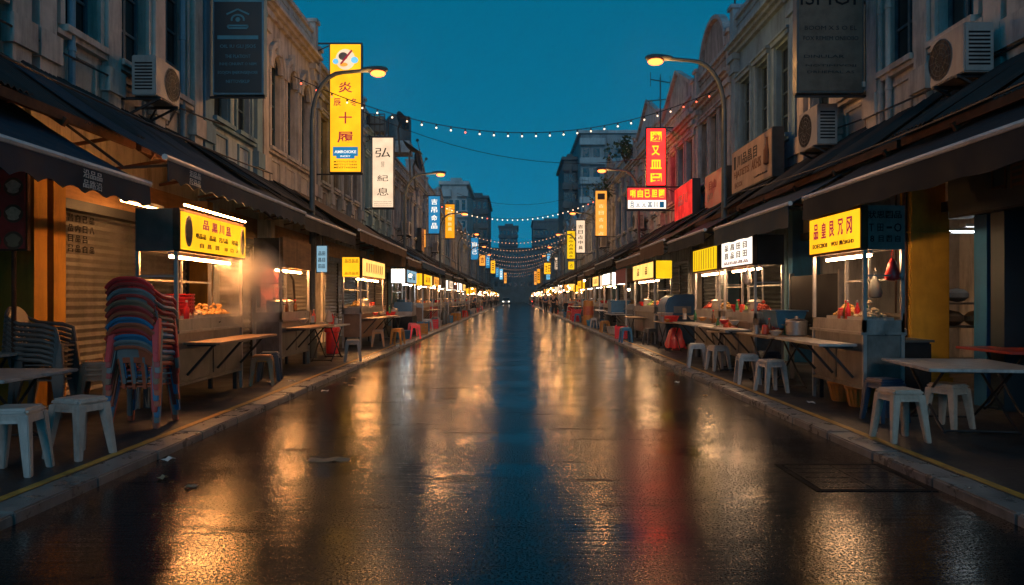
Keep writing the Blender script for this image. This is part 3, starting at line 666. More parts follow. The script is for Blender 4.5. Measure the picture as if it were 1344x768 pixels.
psign(-1, 488, 180, 517, 273, 28.9, 'e_cream', 'tall off white lit sign with loose black brush characters', [('弘',.5,.22,.68,.13),('日日日',.5,.385,.12,.02),('日',.5,.36,.12,.025),('己',.5,.41,.12,.025),('紀',.5,.58,.5,.085),('息',.5,.77,.52,.11),
      ('mitmutmitt',.5,.91,.8,.012),('tumtmiutmn',.5,.935,.8,.012),('mutmtimtut',.5,.96,.8,.012)], 'ink_black', bold=0)
psign(-1, 562, 257, 578, 307, 46.8, 'e_blue', 'blue lit sign with four white characters between the white and amber signs', [('吉',.5,.16,.5,.15),('吊',.5,.37,.5,.15),('命',.5,.58,.5,.15),('品',.5,.79,.5,.15)], 'e_ink_white')
psign(-1, 584, 268, 597, 313, 58, 'e_amber', 'amber lit sign with pale characters, next past the blue sign', [(c,.5,.13+.15*i,.42,.10) for i, c in enumerate('主目冊告員')], 'e_ink_amber')
psign(-1, 618, 312, 628, 341, 97, 'e_blue', 'blue lit sign with one pale character, past the amber sign', [('自',.5,.3,.6,.2),('己',.5,.65,.6,.2)], 'e_ink_white')
psign(-1, 629, 334, 637, 349, 110, 'e_orange', 'small pinkish orange square sign below the far blue sign on the left', [('吉',.5,.5,.6,.5)], 'ink_red')
psign(-1, 637.5, 335, 643, 352, 124, 'e_blue', 'narrow blue lit sign just left of the far small yellow sign', [('目',.5,.5,.6,.6)], 'e_skyblue')
psign(-1, 644, 342, 650, 359, 138, 'e_yellow', 'far small yellow lit sign low on the left row', [('目',.5,.5,.5,.6)], 'ink_brown')
psign(-1, 650.5, 351, 655, 364, 150, 'e_blue', 'far dark blue lit sign past the small yellow one', [('日',.5,.5,.5,.6)], 'e_skyblue')
psign(-1, 655.5, 353, 660, 367, 163, 'e_skyblue', 'far pale blue lit sign, last bright one on the left', [('日',.5,.5,.5,.6)], 'e_ink_white')
psign(-1, 661.5, 358, 665, 372, 185, 'e_orange', 'farthest orange lit sign on the left', [('日',.5,.5,.5,.5)], 'ink_brown')
psign(-1, 549, 301, 559, 325, 47.5, 'e_orange', 'small orange lantern box sign under the blue sign', [('吉',.5,.3,.5,.25),('員',.5,.7,.5,.25)], 'e_ink_amber')
psign(1, 848, 168, 874, 244, 26.9, 'e_red', 'tall red lit sign with four yellow characters', [('圀',.5,.15,.56,.17),('又',.48,.39,.42,.17),('皿',.5,.63,.56,.16),('圍',.5,.86,.56,.15)], 'e_ink_yellow', bold=.03)
def red_extra(t, p, xa, xb, zb, zt, Y):
    w = xb-xa; h = zt-zb
    q = MB().box(xa+.03, xb-.03, Y-.017, Y-.008, zb+.03, zb+h*.42).build('white_strip', mt['e_white'], p)
    letters([(c, (i-2.5)*w*.15, 0, w*.11, h*.27) for i, c in enumerate('且乂乂其川1')], ((xa+xb)/2, Y-.018, zb+h*.22), CAMR, (0,0,1), mt['e_ink_blue'], q, bold=.02)
psign(1, 823, 246, 875, 275, 26.8, 'e_red', 'wide red and white lit sign directly under the tall red sign', [(c,.15+.18*i,.28,.14,.36) for i, c in enumerate('哨自已胆圖')], 'e_ink_yellow', extra=red_extra, bold=.03)
def pale_top(t, p, xa, xb, zb, zt, Y):
    w = xb-xa; MB().box(xa+w*.2, xb-w*.2, Y-.018, Y-.01, zt-w*.75, zt-w*.25).build('emblem', mt['ink_brown'], p)
psign(1, 781, 250, 797, 310, 43.3, 'e_orange', 'tall pale orange lit sign with square emblem on top, right row', [(c,.5,.34+.15*i,.4,.08) for i, c in enumerate('古日古合占')], 'e_ink_amber', extra=pale_top)
psign(1, 756, 289, 768, 332, 57, 'e_cream', 'pinkish white sign with dark characters between two lit signs on the right', [(c,.5,.2+.16*i,.5,.11) for i, c in enumerate('吉日占中員')], 'ink_black')
psign(1, 744, 303, 755, 340, 65, 'e_lemon', 'narrow lemon yellow lit sign with dark characters, right row', [(c,.5,.12+.13*i,.5,.09) for i, c in enumerate('大合中占吉古水')], 'ink_black')
psign(1, 745.5, 343, 754, 354, 65.2, 'e_lemon', 'small plain yellow square sign below the narrow lemon sign', [('占',.5,.5,.45,.5)], 'ink_brown', bars=False)
psign(1, 728, 338, 735, 354, 105, 'e_cream', 'far pale sign left of the lemon square sign on the right', [('目',.5,.5,.5,.6)], 'ink_brown')
psign(1, 714, 345, 724, 360, 125, 'e_yellow', 'far yellow lit sign cluster face at the right row', [('吉',.3,.5,.3,.6),('日',.7,.5,.3,.6)], 'ink_brown')
psign(1, 718, 333, 727, 343, 126, 'e_skyblue', 'far round looking pale blue lit sign above the yellow cluster', [('田',.5,.5,.5,.6)], 'e_ink_blue')
psign(1, 717, 360, 722, 367, 127, 'e_skyblue', 'far tiny pale blue sign under the yellow cluster', [('田',.5,.5,.5,.6)], 'e_ink_blue')
psign(1, 705, 353, 709, 372, 165, 'e_amber', 'far narrow amber sign near the end of the right row', [('目',.5,.5,.5,.6)], 'ink_brown')
psign(1, 701, 356, 704.5, 374, 178, 'e_orange', 'farthest narrow orange sign near the end of the right row', [('目',.5,.5,.5,.6)], 'ink_brown')
psign(1, 791, 311, 802, 331, 50, 'e_orange', 'small orange box sign tucked under the pale orange sign', [('吉',.5,.5,.5,.4)], 'e_ink_amber')
psign(1, 772, 318, 777, 330, 62, 'e_orange', 'tiny orange box sign low beside the white sign on the right', [('吉',.5,.5,.5,.4)], 'ink_brown')
# dark unlit hanging signs
def crest(t, p, xa, xb, zb, zt, Y):
    xc = (xa+xb)/2; w = xb-xa; z = zt-(zt-zb)*.30; mb = MB(); f = lambda a, b: (xc+a*w, z+b*w)
    for a, b in (((-.22,.10),(0,.20)), ((0,.20),(.22,.10)), ((-.2,-.12),(.2,-.12)), ((-.18,-.17),(.18,-.17)), ((-.2,-.12),(-.18,-.17)), ((.2,-.12),(.18,-.17))):
        p0, p1 = f(*a), f(*b); mb.bar((p0[0], Y-.016, p0[1]), (p1[0], Y-.016, p1[1]), .032, .008, up=(0,1,0))
    ring = [f(.12*math.cos(q), .09*math.sin(q)) for q in linspace(-.3, math.pi+.3, 12)]
    for a, b in zip(ring[:-1], ring[1:]): mb.bar((a[0], Y-.016, a[1]), (b[0], Y-.016, b[1]), .035, .008, up=(0,1,0))
    mb.ball((xc, Y-.014, z), w*.05, 8, (1,.2,1)); mb.build('crest', mt['ink_teal'], p)
    MB().box(xa+w*.1, xb-w*.1, Y-.018, Y-.01, zt-(zt-zb)*.485, zt-(zt-zb)*.45).box(xa+w*.03, xb-w*.03, Y-.018, Y-.01, zt-(zt-zb)*.135, zt-(zt-zb)*.105).build('rule', mt['ink_teal'], p)
psign(-1, 279, -16, 346, 124, 14.2, 'sign_navy', 'large unlit navy hanging sign with a teal crest and five text rows', [('MIP JEKOSAL',.5,.06,.7,.035),('OIL IU GLI JSOS',.5,.555,.7,.04),('THE PLATIONT',.5,.645,.5,.032),('INHIJ CINUINT O NIIM',.5,.72,.72,.034),('EGOJON IJAEKINGEJNOEE',.5,.80,.78,.034),('NETTOVEKLIP',.5,.88,.46,.03)], 'ink_teal', frame='blue_trim', bold=0, extra=crest)
psign(1, 1046, -14, 1134, 122, 12.5, 'sign_brown', 'large unlit brown hanging sign with big dark numerals cut by the frame', [('ISI IOI',.46,.08,.82,.15,'ink_black'),('BOOM X S O EL',.5,.375,.78,.04),('FOX REMEM ONIIOIIO',.5,.475,.82,.04),('DINULAR',.4,.65,.6,.03),('NOTIMIVOJJ',.5,.74,.75,.025),('DRHEMAL AS',.5,.80,.7,.025)], 'ink_grey', frame='pole_paint', bold=0)
# boards fixed to the right facade, facing the road
def wallboard(s, y0, y1, z0, z1, x, mat, label, rows, frame='dark_metal', th=.25):
    t = thing('wall_sign', (s*x, (y0+y1)/2, z0), label, 'sign', 'box signs fixed to the facades')
    mb = MB(); sbox(mb, s, x, x+th, y0, y1, z0, z1); mb.build('sign_box', mt[frame], t, bevel=.008)
    mb = MB(); sbox(mb, s, x-.01, x+.003, y0+.03, y1-.03, z0+.03, z1-.03); p = mb.build('sign_panel', mt[mat], t)
    gr = {}
    for r in rows: gr.setdefault(r[5], []).append((r[0], (r[1]-.5)*(y1-y0), (.5-r[2])*(z1-z0), r[3]*(y1-y0), r[4]*(z1-z0)))
    for m_, rr in gr.items(): letters(rr, (s*(x-.013), (y0+y1)/2, (z0+z1)/2), RIGHT[s], (0,0,1), mt[m_], p)
    for yy in (y0+.4, y1-.4): MB().bar((s*(x+th-.01), yy, z0+.1), (s*(FX+.02), yy, z0+.1), .05).build('bracket', mt['dark_metal'], t)
    return t
wb = wallboard(1, 15.5, 18.4, 3.95, 5.0, 5.4, 'board_beige', 'wide beige unlit box sign with a bottle picture above the dark awning', [('I',.1,.3,.05,.3,'ink_grey'),('川品昌目',.42,.30,.5,.26,'ink_grey'),('HJATIETIS',.28,.6,.4,.2,'ink_brown'),('AKHIS',.65,.56,.22,.22,'ink_brown'),('ECOI',.2,.83,.2,.12,'ink_brown'),('Luiihbdnm',.75,.84,.3,.05,'ink_black')], frame='pole_paint')
MB().lathe([(.06,-.3),(.09,-.28),(.09,.0),(.035,.14),(.035,.26),(.045,.28)], (5.39,15.78,4.55), 10).build('bottle_picture', mt['ink_brown'], [c for c in wb.children if c.name.startswith('sign_panel')][0])
wallboard(1, 19.5, 21.4, 3.9, 4.9, 5.5, 'board_red', 'faded red facade board behind the right lamp post', [('目山',.45,.35,.4,.25,'ink_red'),('JII',.3,.68,.3,.2,'board_beige')])
wallboard(1, 22.5, 25.0, 3.95, 5.05, 5.4, 'e_red_board', 'bright red lit facade board right of the tall red sign', [('品川',.5,.45,.5,.3,'board_red')])
wallboard(-1, 44.2, 45.6, 4.2, 5.6, 5.6, 'board_orange', 'small dull orange facade box below the blue sign', [('吉',.5,.5,.5,.5,'ink_brown')])
# red menu board at far left and dark board over the right shop
xa, zt_ = P(-22, 220, 8.0); xb, zb_ = P(36, 329, 8.0)
t = thing('menu_board', ((xa+xb)/2, 8.0, zb_), 'dark red menu board with round dish pictures under the nearest left awning', 'menu board')
MB().box(xa,xb,8.0,8.05,zb_,zt_).build('board', mt['rust'], t)
p = MB().box(xa+.02,xb-.02,7.985,8.003,zb_+.02,zt_-.02).build('poster', mt['menu_red'], t)
for k in range(3):
    zz = zt_-.21-k*.29
    for (cx, r_, m_) in ((xb-.14-.0*k, .105, 'ink_brown'), (xb-.37, .10, 'ink_brown')):
        MB().prism([(cx+r_*math.cos(q), zz+r_*math.sin(q)*.95) for q in [2*math.pi*i/18 for i in range(18)]], 'y', 7.979, 7.986).build('dish_picture', mt[m_], p)
        MB().prism([(cx+r_*.72*math.cos(q)*(1+.2*math.sin(5*q)), zz+r_*.7*math.sin(q)) for q in [2*math.pi*i/18 for i in range(18)]], 'y', 7.975, 7.981).build('dish_picture', mt['food_pale' if k < 2 else 'cardboard'], p)
MB().tube([(xb-.2,8.08,PZ),(xb-.2,8.08,zt_)], .025, 8).build('post', mt['rust'], t)
wb = wallboard(1, 6.6, 9.6, 2.42, 3.05, 5.62, 'sign_navy', 'dark shop board with orange panel over the right shutter', [('凵自田',.45,.4,.3,.5,'ink_brown'),('川 田品',.75,.5,.25,.5,'ink_grey')])

# ------------------------------------------------------------------ air conditioners, rooftop gear
def ac(s, x, y, z, label, w=.95, h=.72):
    t = thing('air_conditioner', (s*x, y, z), label, 'air conditioner', 'air conditioner units on the facades')
    d = .36; mb = MB(); sbox(mb, s, x, x+d, y-w/2, y+w/2, z, z+h); mb.build('casing', mt['ac_white'], t, bevel=.015)
    yc = y-s*0.0+.14; zc = z+h/2; xf = s*(x-.004)
    mb = MB(); sc_ = h/.72; ring = lambda r, sc_=sc_: [(xf, yc+sc_*r*math.cos(q), zc+sc_*r*math.sin(q)) for q in linspace(0, 2*math.pi, 25)]
    for r in (.10,.17,.24,.30): mb.tube(ring(r), .006, 5)
    for k in range(12): q = k*math.pi/6; mb.bar((xf, yc+.05*math.cos(q), zc+.05*math.sin(q)), (xf, yc+.31*sc_*math.cos(q), zc+.31*sc_*math.sin(q)), .006)
    mb.build('grille', mt['pole_paint'], t)
    xa_, xb_ = sorted((s*(x-.003), s*(x+.002))); MB().prism([(yc+.3*sc_*math.cos(q), zc+.3*sc_*math.sin(q)) for q in [2*math.pi*i/24 for i in range(24)]], 'x', xa_, xb_).build('fan_opening', mt['ink_black'], t)
    mb = MB()
    for k in range(9): sbox(mb, s, x+.05, x+d-.05, y-w/2-.006, y-w/2+.002, z+h*(.14+k*.08), z+h*(.175+k*.08))
    mb.build('louvres', mt['ink_black'], t)
    mb = MB()
    for yy in (y-w/2+.12, y+w/2-.12): mb.bar((s*(x-.03), yy, z-.02), (s*FX, yy, z-.02), .04); mb.bar((s*(x+.02), yy, z-.03), (s*FX, yy, z-.35), .03)
    mb.build('bracket', mt['dark_metal'], t)
    mb = MB().tube([(s*(x+.3), y+w/2, z+.2), (s*(x+.4), y+w/2+.12, z+.1), (s*(FX-.03), y+w/2+.3, z-.1), (s*(FX-.03), y+w/2+.9, z-.05), (s*(FX-.03), y+w/2+1.4, z+.5)], .018, 6); mb.build('hose', mt['dark_metal'], t, smooth=True)
    return t
ac(-1, 5.35, 11.4, 4.42, 'dented white air conditioner on the beige left facade above the tin canopy', w=.8, h=.6)
ac(1, 5.4, 9.25, 4.12, 'white air conditioner high on the near right facade', w=.74, h=.6)
ac(1, 5.35, 13.5, 4.12, 'grey white air conditioner below the brown hanging sign', w=.85, h=.72)
for k, (s, y, z) in enumerate(((-1,38,4.6),(1,33.5,4.5),(-1,52,4.6),(1,47,4.6))): ac(s, 5.4, y, z, f'far air conditioner on the {"left" if s < 0 else "right"} facades, {"nearer" if k < 2 else "farther"} of the two distant ones')
def mast_antenna(x, y, z0, h, label, nb=5, w=1.2):
    t = thing('roof_antenna', (x, y, z0), label, 'antenna'); MB().tube([(x,y,z0),(x,y,z0+h)], .025, 6).build('mast', mt['dark_metal'], t)
    for q in range(2):
        mb = MB(); z = z0+h-.15-q*.75; a = .5-q*.9
        d = Vector((math.cos(a), math.sin(a), 0)); n_ = Vector((-d.y, d.x, .0)); c = Vector((x,y,z))
        mb.bar(c-d*w, c+d*w, .035)
        for i in range(nb): pc = c+d*(-w+2*w*i/(nb-1)); mb.bar(pc-Vector((0,0,.28)), pc+Vector((0,0,.28)), .022) if q == 0 else mb.bar(pc-n_*.35, pc+n_*.35, .022)
        mb.build('boom', mt['dark_metal'], t)
    return t
mast_antenna(5.95, 20.0, 8.2, 2.6, 'crossed television antenna on the blue right roof', 5, 1.0)
mast_antenna(5.8, 29.5, 8.0, 2.2, 'thin mast antenna behind the tall red sign', 3, .5)
mast_antenna(6.6, 72, 10.5, 2.5, 'far small antenna on the right roofs', 4, .7)
def dish(x, y, z, r, az, el, label):
    t = thing('satellite_dish', (x, y, z-1.0), label, 'satellite dish'); d = Vector((math.sin(az)*math.cos(el), -math.cos(az)*math.cos(el), math.sin(el)))
    a = d.cross(Vector((0,0,1))).normalized(); b = a.cross(d); c = Vector((x,y,z))
    mb = MB().sheet(lambda q, e: c+(a*math.cos(q)+b*math.sin(q))*e*r+d*(e*e*r*.35), linspace(0, 2*math.pi, 21), [.02,.3,.6,.85,1], -d*.02); mb.build('reflector', mt['dark_metal'], t, smooth=True)
    MB().tube([c, c-d*.1-Vector((0,0,.2)), (x,y,z-1.3)], .04, 6).build('mast', mt['dark_metal'], t)
    MB().bar(c-b*r*.9+d*.2*r, c+d*r*1.0, .03).ball(c+d*r*1.0, .07, 6).build('feed_horn', mt['dark_metal'], t)
dish(-4.65, 29.9, 8.5, .42, 1.2, .35, 'dark round satellite dish beside the metal cage on the left roofs')
dish(-4.35, 30.8, 7.55, .5, 1.4, .95, 'upturned bowl shaped satellite dish lower on the left roofs')
dish(-4.45, 33.0, 7.5, .5, 1.5, .2, 'satellite dish seen edge on at the back of the left roof clutter')
t = thing('roof_cage', (-5.5, 29.8, 7.6), 'dark metal cage tank on the left roof beside the satellite dishes', 'tank')
x0, z0 = P(472, 183, 29.8); x1, z1 = P(505, 150, 29.8)
MB().box(x0+.05,x1-.05,29.85,30.6,z0+.35,z1-.05).build('tank_body', mt['pole_paint'], t, bevel=.02)
mb = MB()
for xx in linspace(x0,x1,6): mb.box(xx-.02,xx+.02,29.78,29.82,z0,z1)
for zz in (z0+.3, (z0+z1)/2+.1, z1-.02): mb.box(x0-.02,x1+.02,29.76,29.80,zz,zz+.04)
for xx in (x0,x1): mb.box(xx-.03,xx+.03,29.8,29.86,z0-1.1,z0+.3).box(xx-.03,xx+.03,30.6,30.66,z0-1.1,z1)
mb.build('cage', mt['dark_metal'], t)
t = thing('water_tank', (-5.6, 35.6, 8.7), 'dark cylindrical water tank on the left roofs near the second street lamp', 'tank')
MB().lathe([(.55,0),(.6,.05),(.6,1.1),(.5,1.25),(.15,1.3)], (-5.6,35.6,8.85), 16).build('tank_body', mt['pole_paint'], t, smooth=True); MB().box(-6.2,-5.0,35.0,36.2,8.3,8.85).build('stand', mt['grey_wall'], t)

# rooftop weeds on the right
def shrub(x, y, z, h, r, label, n=260):
    t = thing('roof_shrub', (x,y,z), label, 'shrub', 'weeds growing on the right roofs'); mb = MB(); st = MB()
    for k in range(7):
        a = random.uniform(0,6.28); e = Vector((x+r*.7*math.cos(a), y+r*.7*math.sin(a), z+h*random.uniform(.5,.95))); st.tube([(x,y,z),Vector((x,y,z)).lerp(e,.5)+Vector((0,0,.1)),e], [.03,.02,.008], 5)
    for k in range(n):
        a = random.uniform(0,6.28); q = random.random()**.6; rr = r*q*(.7+.5*math.sin(3*a)); c = Vector((x+rr*math.cos(a), y+rr*math.sin(a), z+h*(.25+.75*random.random())*(1.05-.4*q)))
        d1 = Vector([random.uniform(-1,1) for _ in range(3)]).normalized()*.12; d2 = d1.cross(Vector([random.uniform(-1,1) for _ in range(3)])).normalized()*.06
        mb.add([c-d1,c+d2,c+d1,c-d2,c+d1.cross(d2)*.05], [(0,1,2,3)])
    st.build('stem', mt['bark'], t); mb.build('foliage', mt['leaf'], t)
shrub(5.7, 38, 8.3, 1.5, 1.0, 'leafy weeds sprouting on the right roof behind the red sign'); shrub(5.6, 46, 7.2, 1.8, 1.1, 'trailing weeds on the right facade above the pale orange sign')

# ------------------------------------------------------------------ street lamps
def lamp(s, x, y, zl, reach, label):
    t = thing('street_lamp', (s*x, y, PZ), label, 'street lamp', 'sodium street lamps')
    MB().tube([(s*x,y,PZ),(s*x,y,.5)], .11, 10).tube([(s*x,y,.5),(s*x,y,zl-1.1)], [.075,.055], 10).build('pole', mt['pole_paint'], t, smooth=True)
    pts = [(s*(x-reach*.48*(1-math.cos(q))/1.0), y, zl-1.1+1.05*math.sin(q)) for q in linspace(0, math.pi/2, 8)] + [(s*(x-reach*.9), y, zl)]
    MB().tube(pts, [.05]*7+[.042]*2, 8).build('arm', mt['pole_paint'], t, smooth=True)
    xh = s*(x-reach*1.0)
    MB().lathe([(.02,0),(.07,.02),(.10,.12),(.10,.42),(.05,.52)], (0,0,0), 10)
    hd = MB(); b = hd.lathe([(.05,-.30),(.085,-.22),(.12,-.05),(.13,.12),(.09,.24),(.03,.28)], (0,0,0), 12)
    hd.v = [(xh - s*z_ , y + y_, zl+.015+x_*.62) for (x_, y_, z_) in hd.v]; hd.build('lamp_head', mt['pole_paint'], t, smooth=True)
    gl = MB().ball((0,0,0), 1, 12); gl.v = [(xh-s*.06+a*.17, y+b*.13, zl-.07+c*.075) for a,b,c in gl.v]; gl.build('lamp_glass', mt['lamp_glow'], t, smooth=True)
    ld = bpy.data.lights.new('lamp_light', 'POINT'); ld.energy = LAMP_W; ld.color = (1, .45, .13); ld.shadow_soft_size = .12
    lo = bpy.data.objects.new('lamp_light', ld); COL.objects.link(lo); lo.parent = t; lo.location = Vector((xh-s*.06, y, zl-.26))-Vector(t['_o'])
    return t
LAMP_W = 115
L1 = lamp(-1, 4.5, 16.4, 6.45, 1.4, 'nearest street lamp on the left, its arm crossing the yellow sign')
L2 = lamp(1, 4.5, 15.9, 6.55, 1.42, 'nearest street lamp on the right, glowing against open sky')
for k in range(5):
    y = 30.2+k*14.2
    lamp(-1, 4.5, y, 6.5, 1.4, f'{NUM[k+1]} street lamp along the left pavement'); lamp(1, 4.9, y-.9+k*.6, 6.5, 1.4, f'{NUM[k+1]} street lamp along the right pavement')

# ------------------------------------------------------------------ bulb strings and cables
def bulb_string(y, z_end, sag, xe, label, near, n, tilt=0., yo=0.):
    t = thing('bulb_string', (0, y, z_end-sag), label, 'string lights', 'strings of bulbs across the street')
    f = lambda q: Vector((xe*q, y+yo*q, z_end-sag*(1-q*q)+tilt*q))
    MB().tube([f(q) for q in linspace(-1,1,33)], .012 if near else .016, 5).build('cable', mt['dark_metal'], t)
    if near:
        for k in range(n):
            q = -1+2*(k+.5)/n; c = f(q); red = abs(q) > .8 or k == 11
            MB().tube([c, c-Vector((0,0,.06))], .022, 6).build('socket', mt['dark_metal'], t) if y < 30 else None
            MB().ball(c-Vector((0,0,.095)), .025 if y < 30 else .04, 8).build('bulb', mt['bulb_red' if red else 'bulb'], t, smooth=True)
    else:
        mb = MB()
        for k in range(n): mb.ball(f(-1+2*(k+.5)/n)-Vector((0,0,.09)), .042, 6)
        o = mb.build('bulb', mt['bulb_far'], t); o['kind'] = 'stuff'
bulb_string(20, 7.2, 1.33, 5.7, 'nearest string of bulbs sagging between the left and right roofs', True, 30, .1, 1.0)
bulb_string(50, 8.1, 1.35, 5.8, 'second string of bulbs, low over the pale distant tower', True, 34, .1)
for k, (y, n) in enumerate(((68,34),(79,34),(92,34),(104,34),(117,32),(133,32),(152,30),(174,30))):
    bulb_string(y, 8.0, 1.5, 5.8, f'{NUM[k+2]} string of bulbs counted from the camera', False, n, random.uniform(-.1,.1))
def cable(pts, r, label):
    tag(MB().tube(pts, r, 5).build('overhead_cable', mt['dark_metal']), label, 'cable', 'overhead cables')
def cat(a, b, sag, n=17): a = Vector(a); b = Vector(b); return [a.lerp(b,q)-Vector((0,0,sag*4*q*(1-q))) for q in linspace(0,1,n)]
cable(cat((-5.9,24,7.9),(5.95,28,6.9),1.1), .012, 'thin dark cable crossing the sky just under the nearest bulb string')
cable(cat((-5.9,75,12),(6,75,11.7),1.0), .02, 'far thin cable crossing below the tower block')
cable(cat((-4.55,2.8,3.62),(-4.6,14,3.75),.12), .014, 'black cable along the edge of the near left tin canopy')
cable(cat((4.5,3,3.42),(4.55,15,3.55),.18), .014, 'black cable along the edge of the near right tin canopy')
cable(cat((-5.86,3.0,4.75),(-5.9,15,4.9),.25), .016, 'sagging cable on the beige left facade above the tin canopy')
cable(cat((5.86,5.0,4.6),(5.9,15.4,4.7),.3), .016, 'sagging cable on the cream right facade above the tin canopy')

# ------------------------------------------------------------------ food stalls
def stall(s, y0, L_, D, label, sign='e_yellow', rows=(), side='tarp_dark', side_rows=(), shelf=True, tube='tube', body='steel_dull', xf=4.04, sx=None, near=True, group='food stalls along the pavement', board=None, sideface=None, glassy=True):
    t = thing('food_stall', (s*xf, y0, PZ), label, 'food stall', group)
    y1 = y0+L_; xb = xf+D
    mb = MB(); sbox(mb, s, xf+.02, xb-.02, y0+.02, y1-.02, .36, .97); mb.build('cabinet', mt[body], t, bevel=.01 if near else 0)
    if near:
        mb = MB(); 
        for a, b in ((y0+.04, y0+L_/2-.02), (y0+L_/2+.02, y1-.04)):
            sbox(mb, s, xf+.006, xf+.02, a, b, .40, .78)
        sbox(mb, s, xf, xf+.02, y0+.02, y1-.02, .33, .365); mb.build('front_panel', mt[body], t)
    mb = MB(); sbox(mb, s, xf-.03, xb+.02, y0-.01, y1+.01, .97, 1.0); sbox(mb, s, xf, xf+.025, y0, y1, 1.0, 1.14); sbox(mb, s, xb-.025, xb, y0, y1, 1.0, 1.22); sbox(mb, s, xf+.025, xb-.025, y0, y0+.025, 1.0, 1.14); sbox(mb, s, xf+.028, xb-.028, y0+.03, y1-.01, 1.09, 1.12)
    mb.build('counter_top', mt['steel'], t)
    ztop = 2.47
    if near:
        for yy in (y0+.02, y1-.02):
            for xx in (xf+.02, xb-.02): MB().box(s*xx-.02, s*xx+.02, yy-.02, yy+.02, PZ, ztop).build('post', mt['steel_pale'], t)
        mb = MB(); mb.bar((s*(xb-.02), y0, 1.62), (s*(xb-.02), y1, 1.62), .025).bar((s*(xb-.02), y0+L_*.55, 1.2), (s*(xb-.02), y0+L_*.55, 1.95), .025).bar((s*(xf+.02), y0, 1.66), (s*(xb-.02), y0, 1.66), .02); mb.build('rail', mt['steel_pale'], t)
        if glassy:
            mb = MB(); sbox(mb, s, xf+.05, xb-.05, y0+.004, y0+.01, 1.16, 1.64); mb.build('pane', mt['pane'], t)
    else:
        mb = MB()
        for yy in (y0+.02, y1-.02):
            for xx in (xf+.02, xb-.02): mb.box(s*xx-.025, s*xx+.025, yy-.025, yy+.025, PZ, ztop)
        mb.build('frame', mt['steel_pale'], t)
    # hood: top and side boards
    mb = MB(); sbox(mb, s, xf+.045, xb, y0+.01, y1-.01, ztop-.03, ztop); sbox(mb, s, xb-.03, xb, y0+.045, y1-.02, 1.97, ztop-.03); sbox(mb, s, xf+.045, xb-.03, y1-.04, y1-.012, 1.97, ztop-.03)
    mb.build('hood', mt['tarp_dark'], t)
    mb = MB(); sbox(mb, s, xf+.05, xb-.005, y0-.012, y0+.03, 1.96, ztop); so = mb.build('side_board', mt[sideface or side], t)
    if side_rows: letters([(a, (b-.5)*(D-.05), (.5-c)*.5, d*(D-.05), e*.5) for a,b,c,d,e in side_rows], (s*(xf+D/2), y0-.014, 2.215), CAMR, (0,0,1), mt['ink_black' if not sideface else 'ink_brown'], so)
    if sign:
        mb = MB(); sbox(mb, s, xf-.035, xf+.04, y0-.02, y1+.0, 1.955, ztop+.005); mb.build('sign_frame', mt['rust'], t)
        mb = MB(); sbox(mb, s, xf-.047, xf-.03, y0+.01, y1-.03, 1.985, ztop-.03); p = mb.build('sign_panel', mt[sign], t)
        gr = {}
        for r in rows: gr.setdefault(r[5], []).append((r[0], (r[1]-.5)*L_, (.5-r[2])*.46, r[3]*L_, r[4]*.46))
        for m_, rr in gr.items(): letters(rr, (s*(xf-.049), (y0+y1)/2, 2.215), RIGHT[s], (0,0,1), mt[m_], p, bold=.02)
    if board:
        mb = MB(); sbox(mb, s, xf-.03, xf+.03, y0, y1, 1.95, ztop+.02); mb.build('sign_board', mt[board], t)
    if tube:
        MB().tube([(s*(xf+.14), y0+.12, 1.90), (s*(xf+.14), y1-.15, 1.90)], .016, 8).build('tube_light', mt[tube], t)
        MB().bar((s*(xf+.14), y0+.1, 1.94), (s*(xf+.14), y1-.12, 1.94), .05, .04).build('light_fitting', mt['white_paint'], t)
    if shelf:
        mb = MB(); sbox(mb, s, xf-.48, xf-.035, y0+.08, y1+.1, .83, .86); mb.build('folding_shelf', mt['steel_pale' if s > 0 else 'wood_top'], t, bevel=.006)
        for yy in (y0+.25, y0+L_*.55, y1-.12):
            MB().bar((s*(xf-.01), yy, .45), (s*(xf-.34), yy, .82), .028).bar((s*(xf-.01), yy, .815), (s*(xf-.36), yy, .815), .02).build('shelf_bracket', mt['dark_metal'], t)
    if near:
        for yy in (y0+.12, y1-.12):
            for xx in (xf+.07, xb-.07): MB().box(s*xx-.025, s*xx+.025, yy-.025, yy+.025, PZ, .37).build('leg', mt['dark_metal'], t)
    return t

# goods that stand on counters
PR = {}
def proto(key, fn):
    if key not in PR:
        o = fn(); PR[key] = [o, False]
    return PR[key]
def place(key, fn, loc, label, rz=0., group=None, sc=None):
    p = proto(key, fn)
    if not p[1]:
        p[1] = True; o = p[0]; o.location = loc; o.rotation_euler = (0,0,rz); o['label'] = label
        if sc: o.scale = sc
    else:
        o = dup(p[0], loc, rz, label, None, sc)
        if not sc: o.scale = (1,1,1)
    if group: o['group'] = group
    elif 'group' in o.keys(): del o['group']
    return o
def p_pot():
    t = thing('cooking_pot', (0,0,0), '', 'pot'); MB().lathe([(.12,0),(.15,.01),(.155,.2),(.165,.205),(.16,.215)], (0,0,0), 18).build('body', mt['steel_pale'], t, smooth=True)
    MB().lathe([(.16,.216),(.12,.24),(.03,.255),(.025,.285),(.002,.29)], (0,0,0), 18).build('lid', mt['steel'], t, smooth=True)
    for sg in (-1,1): MB().tube([(sg*.15,-.04,.16),(sg*.20,-.04,.16),(sg*.20,.04,.16),(sg*.15,.04,.16)], .009, 6).build('handle', mt['dark_metal'], t)
    return t
